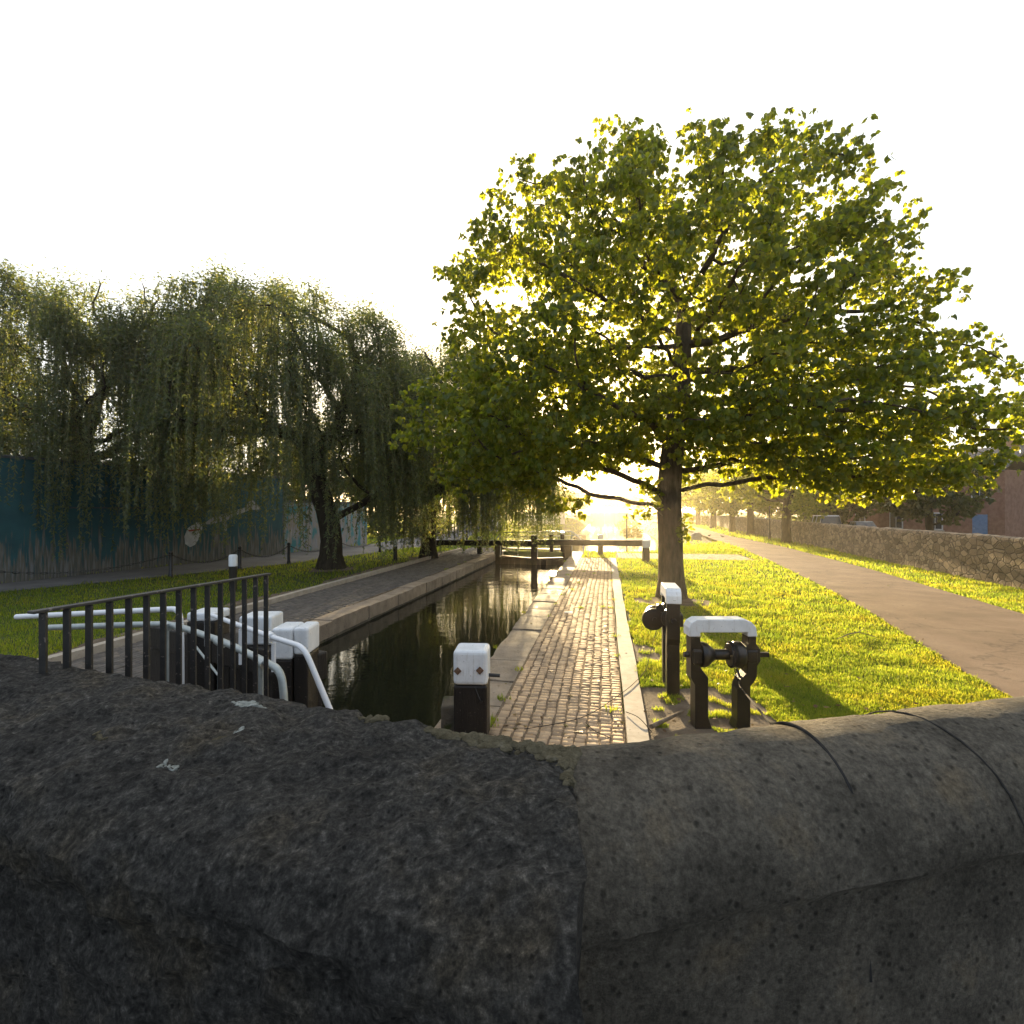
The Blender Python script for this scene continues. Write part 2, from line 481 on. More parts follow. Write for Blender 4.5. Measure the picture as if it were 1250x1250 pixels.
def ground_z(s, t):
    z = -.035
    if t <= T1:
        if S_L - .3 < s < S_R + .3: z = -4.0
        return z
    k = min(1, (t - T1) / 6.0); k = k * k * (3 - 2 * k)
    m = min(1, (t - T1) / 18.0); m = m * m * (3 - 2 * m)
    d = s - (-4.0 + (CS + 4.0) * m)
    if t < 232:
        w = 2.6 + (CW - 2.6) * m
        side = 5.0 if d > 0 else 7.0
        d = abs(d)
        if d < w: return -2.7 * k
        if d < w + side:
            q = (d - w) / side
            q = q * q * (3 - 2 * q)
            return (-2.5 * (1 - q)) * k + z * q
    return z


def axis(dense):
    return np.array(sorted(set(np.round(dense, 4))))


ss = axis(list(np.arange(-30, 40, 1.0)) + [S_L - .3, S_L - .301, S_R + .3, S_R + .301] + list(np.geomspace(40, 560, 14)) + list(-np.geomspace(31, 560, 14)) + [-6.05, -1.95])
tt = axis(list(np.arange(-10, 60, 1.0)) + list(np.arange(60, 260, 5)) + list(np.geomspace(260, 900, 10)) + [-60, -35, -20, T1, T1 + .001])
gv, gf = [], []
for t in tt:
    for s in ss:
        p = L(s, t)
        z = ground_z(s, t)
        if abs(s) > 6 or t > T1:
            z += .03 * noise.noise(Vector((p.x * .2, p.y * .2, 0))) - .02 if (s > 12 or s < -25) else 0
        gv.append((p.x, p.y, z))
ns_ = len(ss)
for j in range(len(tt) - 1):
    for i in range(ns_ - 1):
        a = j * ns_ + i
        gf.append((a, a + 1, a + 1 + ns_, a + ns_))
tag(mesh_obj('ground', np_mesh('ground', gv, gf, True), M['ground']), kind='structure')


def sheet(name, pts, z, mat, thick=.03):
    mb = MB(); mb.prism([(p[0], p[1]) for p in pts], z - thick, z, 'z')
    return tag(mb.build(name, mat), kind='structure')


# tarmac path on the right
PL = [(5.6, 3), (7.0, 8), G(1065, 748), G(1000, 713), G(940, 684), G(900, 668), G(868, 657), (21.4, 61.5), (26.5, 85), (32, 120)]
PRt = [(9.6, 3), (11.6, 10), (15.2, 22), G(1010, 681), G(960, 668), (19.5, 41), G(890, 654), (24.9, 66.7), (29.5, 88), (35, 120)]
PATH = [(p[0], p[1]) for p in PL] + [(p[0], p[1]) for p in reversed(PRt)]


def path_mesh():
    mb = MB()
    a = [Vector((*p, 0)) for p in PL]; b = [Vector((*p, 0)) for p in PRt]
    vs, fs = [], []
    n = 8
    for i in range(len(a)):
        for k in range(n + 1):
            q = a[i].lerp(b[i], k / n)
            vs.append((q.x, q.y, -.012 + .02 * (1 - (2 * k / n - 1) ** 2)))
    for i in range(len(a) - 1):
        for k in range(n):
            j = i * (n + 1) + k
            fs.append((j, j + 1, j + n + 2, j + n + 1))
    mb.add(vs, fs)
    return mb


tag(path_mesh().build('path', M['tarmac'], smooth=True), kind='structure')

# street on the left, behind the chain posts, and street beyond the wall
STREET_E = [(-25, 2), (-16.3, 15), (-13.3, 19.4), (-10.6, 23.7), (-7.6, 31), (-5.4, 36), (-3.6, 44), (-3.4, 60), (-5, 90)]
STREET_W = [(-40, 2), (-19.8, 11), (-15.3, 23.2), (-13.6, 28), (-12.3, 32), (-10.0, 38), (-9.3, 44), (-9, 60), (-10, 90)]
STREET = STREET_E + STREET_W[::-1]
sheet('street', STREET, -.015, M['street'])
sheet('road', [(19.8, 15), (22.7, 30), (25.9, 45), (31, 66), (43, 110), (54, 110), (42, 66), (37, 45), (33, 30), (30, 15)], -.018, M['street'])


# towpaths of small setts
def setts(name, s0, s1, t0, t1, w, l, gap, mat, jitter=.012, top=0.0, skew=0.0):
    ncol = int(round((s1 - s0) / w)); w = (s1 - s0) / ncol
    nrow = int((t1 - t0) / l)
    c, r = np.meshgrid(np.arange(ncol), np.arange(nrow), indexing='ij')
    c = c.ravel(); r = r.ravel(); n = len(c)
    off = RNG.uniform(-.5, .5, ncol)[c] * l * skew
    wob = .014 * np.sin(r * l * .35 + 1.0) + .007 * np.sin(r * l * 1.3 + c * .7)
    cs = s0 + (c + .5) * w + wob + RNG.normal(0, jitter * .4, n)
    ct = t0 + (r + .5) * l + off + RNG.normal(0, jitter * .35, n)
    hw = w / 2 - gap / 2 + RNG.normal(0, .003, n)
    hl = l / 2 - gap * .20 + RNG.normal(0, .0025, n)
    sink = np.array([noise.noise(Vector((a * .8, b * .5, 3))) for a, b in zip(cs, ct)]) * .006
    zt = top + RNG.normal(0, .0016, n) + sink
    tilt = RNG.normal(0, .002, (n, 2))
    ch = .006
    X, Y, Z = [], [], []
    for (k, zz) in ((1.0, -.045), (1.0, -.010), (0.0, 0.0)):
        for (a, b) in ((-1, -1), (1, -1), (1, 1), (-1, 1)):
            ww = hw - (ch if k == 0 else 0); ll = hl - (ch if k == 0 else 0)
            X.append(cs + a * ww); Y.append(ct + b * ll)
            Z.append(zt + zz + (a * tilt[:, 0] + b * tilt[:, 1] if k == 0 else 0))
    X = np.stack(X, 1); Y = np.stack(Y, 1); Z = np.stack(Z, 1)
    wx = X * V.x + Y * U.x; wy = X * V.y + Y * U.y
    verts = np.stack([wx, wy, Z], 2).reshape(-1, 3)
    q = []
    for k in (0, 4):
        for i in range(4):
            q.append((k + i, k + (i + 1) % 4, k + 4 + (i + 1) % 4, k + 4 + i))
    q.append((8, 9, 10, 11))
    q = np.array(q)
    faces = (np.arange(n)[:, None, None] * 12 + q[None]).reshape(-1, 4)
    return tag(mesh_obj(name, np_mesh(name, verts, faces), mat), kind='structure')


def strip(name, s0, s1, t0, t1, z0, z1, mat, seg=1.0, rough=.0):
    """a long low slab along the lock"""
    n = max(1, int((t1 - t0) / seg))
    vs, fs = [], []
    for i in range(n + 1):
        t = t0 + (t1 - t0) * i / n
        for s, z in ((s0, z0), (s0, z1), (s1, z1), (s1, z0)):
            e = rough * noise.noise(Vector((t * .9, s * 3, z)))
            vs.append(L(s + e, t, z + (e * .3 if z == z1 else 0)))
    for i in range(n):
        a = i * 4
        for k in range(4):
            fs.append((a + k, a + (k + 1) % 4, a + 4 + (k + 1) % 4, a + 4 + k))
    fs += [(0, 1, 2, 3), (n * 4 + 3, n * 4 + 2, n * 4 + 1, n * 4)]
    return tag(MB().add(vs, fs).build(name, mat), kind='structure')


setts('towpath', -1.31, .19, 2.2, 27.5, .137, .103, .024, M['sett'], skew=.25)
strip('paving_bed', -1.33, .20, 2.0, 27.6, -.06, -.011, M['mortar'], .4, .004)
setts('towpath', -8.72, -6.62, 2.0, 33.5, .105, .205, .012, M['sett_grey'], skew=1.0)
strip('paving_bed', -8.74, -6.60, 1.9, 33.6, -.06, -.013, M['mortar'], .5, .004)
strip('kerb', .215, .47, 2.0, 27.5, -.05, .012, M['kerb'], .35, .02)
strip('kerb', -8.93, -8.76, 1.0, 31.5, -.05, .12, M['kerb'], .6, .02)
# cobbles between the beam and the path at the far gate
setts('towpath', .6, 7.2, 27.6, 31.0, .16, .16, .03, M['sett'])
strip('paving_bed', .5, 7.3, 27.55, 31.0, -.05, -.017, M['mortar'])
# bare earth: round the winding gear, along the left kerb and about the trees


def blob(name, c, rx, ry, z, mat, seed=0, n=40, rot=0.0):
    vs, k = [], []
    for i in range(n):
        a = 2 * PI * i / n
        r = 1 + .28 * noise.noise(Vector((math.cos(a) * 1.7, math.sin(a) * 1.7, seed))) + .12 * noise.noise(Vector((math.cos(a) * 6, math.sin(a) * 6, seed)))
        x, y = rx * r * math.cos(a), ry * r * math.sin(a)
        k.append((c[0] + x * math.cos(rot) - y * math.sin(rot), c[1] + x * math.sin(rot) + y * math.cos(rot)))
    mb = MB(); mb.prism(k, z - .02, z, 'z')
    tag(mb.build(name, mat), kind='structure')
    return k


EARTH = [blob('bare_earth', (2.25, 5.5), 1.0, 2.1, -.026, M['earth'], 1.3, rot=-.12),
         blob('bare_earth', (4.45, 14.4), 1.0, .9, -.022, M['earth'], 4.2),
         blob('bare_earth', (2.3, 9.3), .35, .6, -.024, M['earth'], 8.2)]
vsE = []
for i in range(60):
    t = 3 + i * .5
    vsE.append((L(-8.93, t).x, L(-8.93, t).y))
for i in reversed(range(60)):
    t = 3 + i * .5
    w = .75 + .6 * noise.noise(Vector((t * .35, 2, 0))) + .25 * noise.noise(Vector((t * 1.6, 5, 0)))
    vsE.append((L(-9.0 - max(.15, w), t).x, L(-9.0 - max(.15, w), t).y))
mbE = MB(); mbE.prism(vsE, -.05, -.024, 'z'); tag(mbE.build('bare_earth', M['earth']), kind='structure')
EARTH.append(vsE)
EARTH.append(blob('bare_earth', (-4.1, 27.2), 1.1, 1.2, -.020, M['earth'], 9.1))
EARTH.append(blob('bare_earth', (-7.5, 22.2), 1.0, .9, -.019, M['earth'], 6.1))

# water
mb = MB(); mb.add([L(S_L - .05, T0, WZ), L(S_R + .05, T0, WZ), L(S_R + .05, 27.6, WZ), L(S_L - .05, 27.6, WZ)], [(0, 1, 2, 3)])
tag(mb.build('water', M['water']), kind='structure')
mb = MB(); mb.add([L(-12, 28.6, WZ2), L(10, 28.6, WZ2), L(10, 226, WZ2), L(-12, 226, WZ2)], [(0, 1, 2, 3)])
tag(mb.build('water', M['far_water']), kind='structure')


# lock walls with coping stones
def lock_wall(side, label):
    s_face = S_R if side > 0 else S_L
    root = empty('lock_wall', L(s_face, 12, 0))
    tag(root, label, 'lock wall')
    inv = -Vector(L(s_face, 12, 0))
    w = .30 if side > 0 else .34
    mb = MB()
    vs = []
    n = 78
    for i in range(n + 1):
        t = T0 + (T1 - T0) * i / n
        for s, z in ((s_face + side * .04, -4.2), (s_face + side * .04, -.33), (s_face + side * (w), -.33), (s_face + side * w, -4.2)):
            e = .025 * noise.noise(Vector((t * 1.1, s * 2, z)))
            vs.append(Vector(L(s + e, t, z)) + inv)
    fs = []
    for i in range(n):
        a = i * 4
        for k in range(4): fs.append((a + k, a + (k + 1) % 4, a + 4 + (k + 1) % 4, a + 4 + k))
    mb.add(vs, fs).build('masonry', M['lock_stone'], root)
    mb = MB()
    t = T0; rnd = random.Random(3 if side > 0 else 5)
    wide = .645 if side > 0 else .52
    while t < T1:
        l = rnd.uniform(.75, 1.25)
        dz = rnd.uniform(-.018, .014); ds = rnd.uniform(-.02, .02)
        n1, n2 = 5, 4
        grid, f2 = [], []
        for i in range(n1 + 1):
            for j in range(n2 + 1):
                a = t + .012 + (l - .024) * i / n1
                b = s_face + ds + side * (wide - ds * side) * j / n2
                edge = (i in (0, n1)) or (j in (0, n2))
                e = noise.noise(Vector((a * 2.3, b * 2.3, 1))) * .016 - (.015 if edge else 0)
                if j == 0: b += side * abs(noise.noise(Vector((a * 3, 7, 1)))) * .06
                grid.append(Vector(L(b, a, dz + e)) + inv)
        q = n2 + 1
        for i in range(n1):
            for j in range(n2):
                a = i * q + j; f2.append((a, a + 1, a + q + 1, a + q))
        top = len(grid)
        ring = [j for j in range(q)] + [i * q + n2 for i in range(1, n1 + 1)] + [n1 * q + j for j in reversed(range(n2))] + [i * q for i in reversed(range(1, n1))]
        for r in ring: grid.append(grid[r] - Vector((0, 0, .34 + dz)))
        for k in range(len(ring)):
            k2 = (k + 1) % len(ring)
            f2.append((ring[k], ring[k2], top + k2, top + k))
        mb.add(grid, f2)
        t += l
    o = mb.build('coping', M['coping'], root)
    return root


lock_wall(1, 'right-hand lock wall with big worn coping stones beside the sunlit setts')
lock_wall(-1, 'left-hand lock wall with shaded coping ledge below the willows')

# ================================================================ GRASS
def inside(poly, x, y):
    poly = np.asarray([(p[0], p[1]) for p in poly])
    r = np.zeros(len(x), bool)
    j = len(poly) - 1
    for i in range(len(poly)):
        xi, yi = poly[i]; xj, yj = poly[j]
        c = ((yi > y) != (yj > y)) & (x < (xj - xi) * (y - yi) / (yj - yi + 1e-12) + xi)
        r ^= c
        j = i
    return r


def gz(x, y):
    s, t = st(x, y)
    return np.array([ground_z(a, b) for a, b in zip(s, t)])


def blades(x, y, z, h, w):
    n = len(x)
    yaw = RNG.uniform(0, 2 * PI, n)
    lean = RNG.normal(0, .45, n) * h
    la = RNG.uniform(0, 2 * PI, n)
    bx, by = np.cos(yaw) * w / 2, np.sin(yaw) * w / 2
    tx, ty = np.cos(la) * lean, np.sin(la) * lean
    v = np.empty((n, 5, 3), np.float32)
    v[:, 0] = np.stack([x - bx, y - by, z], 1)
    v[:, 1] = np.stack([x + bx, y + by, z], 1)
    v[:, 2] = np.stack([x + bx * .7 + tx * .35, y + by * .7 + ty * .35, z + h * .6], 1)
    v[:, 3] = np.stack([x + tx, y + ty, z + h], 1)
    v[:, 4] = np.stack([x - bx * .7 + tx * .35, y - by * .7 + ty * .35, z + h * .6], 1)
    f = np.arange(n * 5).reshape(n, 5)
    return v.reshape(-1, 3), f


def grass_field(n, ymin, ymax, xr, keep, hh=.05, grow=.0022, pw=2.0):
    """scatter with a density that falls with distance; xr(y) gives the x range"""
    u = RNG.uniform(0, 1, n)
    y = 1 / (1 / ymin + u * (1 / ymax - 1 / ymin)) if pw == 2 else ymin * (ymax / ymin) ** u
    lo, hi = xr(y)
    x = lo + (hi - lo) * RNG.uniform(0, 1, n)
    ok = keep(x, y)
    x, y = x[ok], y[ok]
    cl = np.array([noise.noise(Vector((a * 1.6, b * 1.6, 0))) + .6 * noise.noise(Vector((a * 6, b * 6, 2))) for a, b in zip(x, y)])
    k = 1 + grow * 18 * np.maximum(0, y - 6)
    h = (hh * (1 + .45 * cl) * RNG.uniform(.6, 1.35, len(x))) * np.minimum(k, 1.9)
    w = (.0052 + .0012 * np.maximum(0, y - 4)) * RNG.uniform(.7, 1.3, len(x))
    z = gz(x, y) - .005
    return blades(x, y, z, h, w)


def off_paving(x, y):
    s, t = st(x, y)
    jx = x + np.array([.09 * noise.noise(Vector((a * 4, b * 4, 9))) for a, b in zip(x, y)])
    ok = ~inside(PATH, jx, y) & ~inside(STREET, jx, y)
    ok &= ~((s > S_L - .7) & (s < S_R + .7) & (t < T1 + 1))
    edge = .50 + .05 * np.sin(t * 2.1) + .03 * np.sin(t * 7.3)
    ok &= ~((s > -2.2) & (s < edge) & (t < 27.6))
    ok &= ~((s > .5) & (s < 7.3) & (t > 27.5) & (t < 31.1))
    ok &= ~((s > -8.95) & (s < -6) & (t < 33.6))
    for i, e in enumerate(EARTH):
        m = inside(e, x, y)
        thin = np.array([noise.noise(Vector((a * 3.5, b * 3.5, i))) for a, b in zip(x, y)]) < .22
        ok &= ~(m & thin)
    return ok


VW = 1.02
g1 = grass_field(480000, 3.6, 34, lambda y: (np.full_like(y, .2), np.minimum(VW * y, 22)), off_paving)
tag(mesh_obj('grass', np_mesh('grass', *g1), M['grass']), kind='stuff')
g2 = grass_field(60000, 8, 36, lambda y: (np.maximum(-VW * y, -18), np.full_like(y, -1.5)), off_paving, .06)
tag(mesh_obj('grass', np_mesh('grass', *g2), M['grass']), kind='stuff')
g3 = grass_field(70000, 31, 160, lambda y: (-.45 * y, .75 * y), lambda x, y: off_paving(x, y) & (gz(x, y) > WZ2 + .05), .09, .003)
tag(mesh_obj('grass', np_mesh('grass', *g3), M['grass']), kind='stuff')
# weeds in the joints of the coping and setts
wx, wy = [], []
for (px, py) in ((613, 853), (634, 818), (706, 712), (713, 698), (725, 700), (745, 742), (747, 700), (750, 776), (736, 741), (693, 702), (699, 720), (748, 866), (686, 726), (600, 880), (709, 742)):
    q = G(px, py)
    n = 26
    r = RNG.normal(0, .045, (n, 2))
    wx += list(q[0] + r[:, 0]); wy += list(q[1] + r[:, 1])
for i in range(26):
    t = RNG.uniform(4, 27); s = RNG.choice([.205, -1.32, -1.97, -6.6])
    q = L(s, t)
    r = RNG.normal(0, .035, (14, 2)); wx += list(q.x + r[:, 0]); wy += list(q.y + r[:, 1])
wx, wy = np.array(wx), np.array(wy)
gw = blades(wx, wy, np.full(len(wx), -.015), RNG.uniform(.03, .085, len(wx)), RNG.uniform(.008, .02, len(wx)))
tag(mesh_obj('weeds', np_mesh('weeds', *gw), M['grass']), kind='stuff')

n = 620
ly = 1 / (1 / 4.2 + RNG.uniform(0, 1, n) * (1 / 30 - 1 / 4.2)); lx = RNG.uniform(-.35, .8, n) * ly
lz = np.full(n, .012)
s_, t_ = st(lx, ly)
ok = ~((s_ > S_L - .05) & (s_ < S_R + .05)) & ~((s_ < -6) & (s_ > -9)) & (s_ > -2)
lx, ly, s_ = lx[ok], ly[ok], s_[ok]
lz = np.where(s_ > .5, .02, .014); n = len(lx)
LITTER = (np.stack([lx, ly, lz], 1), n)


# ================================================================ TREES
def colonize(att, nodes0, par0, step=.35, kill=.6, iters=90, trop=(0, 0, 0), seed=0, infl=1e9):
    rng = np.random.default_rng(seed)
    Pn = [np.array(p, float) for p in nodes0]; par = list(par0)
    A = np.asarray(att, float)
    arr = np.array(Pn)
    d = np.linalg.norm(A[:, None] - arr[None], axis=2)
    near = d.argmin(1); nd = d.min(1)
    trop = np.array(trop)
    for it in range(iters):
        act = nd < infl
        if len(A) == 0 or not act.any(): break
        ids, inv = np.unique(near[act], return_inverse=True)
        arr = np.array(Pn)
        dv = A[act] - arr[near[act]]
        dv /= np.linalg.norm(dv, axis=1)[:, None] + 1e-9
        sm = np.zeros((len(ids), 3)); np.add.at(sm, inv, dv)
        sm /= np.linalg.norm(sm, axis=1)[:, None] + 1e-9
        sm += trop + rng.normal(0, .16, sm.shape)
        sm /= np.linalg.norm(sm, axis=1)[:, None] + 1e-9
        new = arr[ids] + sm * step
        dd = np.linalg.norm(new[:, None] - arr[None], axis=2).min(1)
        good = dd > step * .45
        new, ids = new[good], ids[good]
        if len(new) == 0: break
        base = len(Pn)
        Pn += list(new); par += list(ids)
        d = np.linalg.norm(A[:, None] - new[None], axis=2)
        j = d.argmin(1); m = d[np.arange(len(A)), j]
        up = m < nd
        near[up] = base + j[up]; nd[up] = m[up]
        keep = nd > kill
        A, near, nd = A[keep], near[keep], nd[keep]
    return np.array(Pn), np.array(par)


def radii(Pn, par, R0, tip=.007, p=2.3, gamma=1.0):
    n = len(Pn); acc = np.zeros(n)
    for i in range(n - 1, -1, -1):
        if acc[i] == 0: acc[i] = 1
        if par[i] >= 0: acc[par[i]] += acc[i]
    r = acc ** (1 / p)
    r = (r / r[0]) ** gamma
    return tip + (R0 - tip) * np.maximum(0, (r - r.min()) / (1 - r.min()))


def skeleton(name, Pn, par, r, mat, parent, flare=1.35, minr=0.0):
    kids = [[] for _ in Pn]
    for i, q in enumerate(par):
        if q >= 0: kids[q].append(i)
    mb = MB()
    stack = [(0, None)]
    while stack:
        i, q = stack.pop()
        ch = [q, i] if q is not None else [i]
        while kids[ch[-1]]:
            k = sorted(kids[ch[-1]], key=lambda a: -r[a])
            for o in k[1:]: stack.append((o, ch[-1]))
            ch.append(k[0])
        if len(ch) < 2: continue
        rr = [r[a] for a in ch]
        if q is not None: rr[0] = rr[1]
        if max(rr) < minr: continue
        pts = [Vector(Pn[a]) for a in ch]
        if q is None:
            rr = [x * (1 + (flare - 1) * math.exp(-pts[k].z / .35)) for k, x in enumerate(rr)]
        nseg = 12 if rr[0] > .15 else 7 if rr[0] > .04 else 4 if rr[0] > .012 else 3
        mb.tube(pts, rr, nseg, cap=False)
    return mb.build(name, mat, parent, smooth=True)


def frames(nrm, d):
    d = d - nrm * (d * nrm).sum(1)[:, None]
    d /= np.linalg.norm(d, axis=1)[:, None] + 1e-9
    return np.cross(d, nrm), d, nrm


BROAD = np.array([(0, 0, 0), (.34, .10, -.06), (.50, .46, -.14), (.24, .74, -.12), (0, 1, -.2), (-.24, .74, -.12), (-.50, .46, -.14), (-.34, .10, -.06)], float)
BROAD_F = np.array([(0, 1, 2, 3, 4), (0, 4, 5, 6, 7)])
SLIM = np.array([(0, 0, 0), (.5, .4, -.03), (0, 1, -.12), (-.5, .4, -.03)], float)
SLIM_F = np.array([(0, 1, 2, 3)])


def leaves(pos, nrm, d, length, width, tmpl, tf):
    nrm = nrm / (np.linalg.norm(nrm, axis=1)[:, None] + 1e-9)
    a, b, c = frames(nrm, d)
    n, k = len(pos), len(tmpl)
    v = pos[:, None] + a[:, None] * (tmpl[None, :, 0, None] * width[:, None, None]) + b[:, None] * (tmpl[None, :, 1, None] * length[:, None, None]) + c[:, None] * (tmpl[None, :, 2, None] * length[:, None, None])
    f = (np.arange(n)[:, None, None] * k + tf[None]).reshape(-1, tf.shape[1])
    return v.reshape(-1, 3), f


def ellipsoid(n, c, r, rng, shell=.0):
    p = rng.normal(0, 1, (n, 3)); p /= np.linalg.norm(p, axis=1)[:, None]
    q = rng.uniform(shell ** 3, 1, n) ** (1 / 3)
    return np.array(c) + p * q[:, None] * np.array(r)


def broadleaf(root, att, trunk, R0, nl, leaf_len, mat, bark, seed, kill=.62, step=.36, spread=.24, trop=(0, 0, .03), gamma=1.0, tip=.007, cull=None):
    rng = np.random.default_rng(seed)
    par0 = [-1] + list(range(len(trunk) - 1))
    Pn, par = colonize(att, trunk, par0, step, kill, 90, trop, seed)
    r = radii(Pn, par, R0, tip=tip, gamma=gamma)
    skeleton('trunk', Pn, par, r, bark, root)
    # leaves in tufts along the thin twigs
    thin = np.where(r < max(.03, tip * 3.2))[0]
    thin = thin[Pn[thin, 2] > min(a[2] for a in att)]
    ntuft = max(1, nl // 7)
    idx = rng.choice(thin, ntuft)
    tc = Pn[idx] + rng.normal(0, spread, (ntuft, 3)) * np.array([1, 1, .7])
    if cull is not None:
        tc = tc[cull(tc)]; ntuft = len(tc)
    k = np.repeat(np.arange(ntuft), 7)
    n = len(k)
    ang = rng.uniform(0, 2 * PI, n)
    out = np.stack([np.cos(ang), np.sin(ang), -rng.uniform(.25, 1.7, n)], 1)
    pos = tc[k] + out * leaf_len * rng.uniform(.1, .6, n)[:, None]
    nr = np.stack([rng.normal(0, .6, n), rng.normal(0, .6, n), rng.normal(.45, .35, n)], 1) + out * np.array([.8, .8, 0])
    ln = leaf_len * rng.uniform(.55, 1.35, n)
    v, f = leaves(pos, nr, out, ln, ln * rng.uniform(.85, 1.05, n), BROAD, BROAD_F)
    mesh_obj('crown', np_mesh('crown', v, f), mat, root)
    return Pn, r


pos, n = LITTER
a = RNG.uniform(0, 2 * PI, n); ll = RNG.uniform(.03, .075, n)
v, f = leaves(pos, np.stack([RNG.normal(0, .25, n), RNG.normal(0, .25, n), np.ones(n)], 1), np.stack([np.cos(a), np.sin(a), RNG.normal(0, .2, n)], 1), ll, ll * RNG.uniform(.5, .9, n), BROAD, BROAD_F)
M['dry_leaf'] = leaf_mat('dry_leaf', [(0, (.10, .05, .02)), (.6, (.20, .11, .04)), (1, (.16, .15, .04))], [(0, (.10, .05, .01)), (1, (.3, .2, .04))], .25)
tag(mesh_obj('leaves', np_mesh('leaves', v, f), M['dry_leaf']), kind='stuff')

# the big tree beside the lawn
TX, TY = G(819.5, 728)
big = tag(empty('broadleaf_tree', (TX, TY, -.03)), 'tall broadleaf tree with grey trunk and spreading yellow-green crown on the lawn', 'tree')
rng = np.random.default_rng(5)
att = np.concatenate([
    ellipsoid(1450, (.05, .2, 7.95), (6.8, 5.7, 5.0), rng, .35),
    ellipsoid(420, (-4.1, -.6, 5.0), (3.5, 3.2, 2.1), rng),
    ellipsoid(420, (4.7, -1.2, 5.2), (4.0, 3.2, 2.2), rng),
    ellipsoid(230, (-3.1, -1.4, 3.75), (1.4, 1.3, 1.25), rng),
    ellipsoid(260, (4.3, -1.4, 4.1), (4.0, 2.8, 1.3), rng),
    ellipsoid(160, (.9, -2.4, 5.0), (2.4, 1.8, 1.0), rng)])


def opening(p):
    """bright opening left of the trunk, plus a gap added to let sun through"""
    a = ((p[:, 0] + 1.75) / .72) ** 2 + ((p[:, 2] - 3.0) / .85) ** 2 > 1
    b = ((p[:, 0] + 3.0) / .60) ** 2 + ((p[:, 2] - 3.2) / .32) ** 2 > 1  # gap added in the leaves so sunlight reaches the round coping
    return a & b


att = att[opening(att) & (att[:, 2] > 2.35)]
trunk = [(0, 0, 0), (.0, 0, .5), (-.02, 0, 1.1), (-.03, 0, 1.8), (-.06, 0, 2.5), (-.07, 0, 3.1), (-.02, 0, 3.7), (.05, .02, 4.3), (.15, .05, 5.0), (.25, .08, 5.7), (.33, .1, 6.5), (.36, .1, 7.3), (.40, .1, 8.2)]
Pn, r = broadleaf(big, att, trunk, .34, 140000, .118, M['chestnut_leaf'], M['bark'], 12, kill=.5, gamma=.86, cull=opening)
# leafy shoots low on the trunk
rng = np.random.default_rng(8)
for (cx, cz, n, rad) in ((.22, 2.0, 34, .2), (.30, 1.75, 22, .17), (-.75, 2.55, 40, .28), (-1.05, 2.4, 30, .26), (-.48, 2.75, 26, .2), (.28, 2.3, 14, .15)):
    sp = np.array([cx, -.34, cz]) + rng.normal(0, rad * .6, (n, 3))
    a = rng.uniform(0, 2 * PI, n); out = np.stack([np.cos(a), np.sin(a), -rng.uniform(.2, .9, n)], 1)
    v, f = leaves(sp, np.stack([rng.normal(0, .5, n), rng.normal(-.3, .5, n), np.full(n, .8)], 1), out, rng.uniform(.1, .17, n), rng.uniform(.1, .15, n), BROAD, BROAD_F)
    mesh_obj('foliage', np_mesh('foliage', v, f), M['chestnut_leaf'], big)
MB().tube([(-.2, -.1, 2.2), (-.5, -.3, 2.55), (-.85, -.36, 2.55), (-1.2, -.36, 2.35)], [.03, .02, .013, .006], 6).build('shoot_stem', M['bark'], big, smooth=True)
MB().tube([(.2, -.2, 1.7), (.27, -.3, 1.95), (.28, -.34, 2.3)], [.02, .014, .006], 5).build('shoot_stem', M['bark'], big, smooth=True)


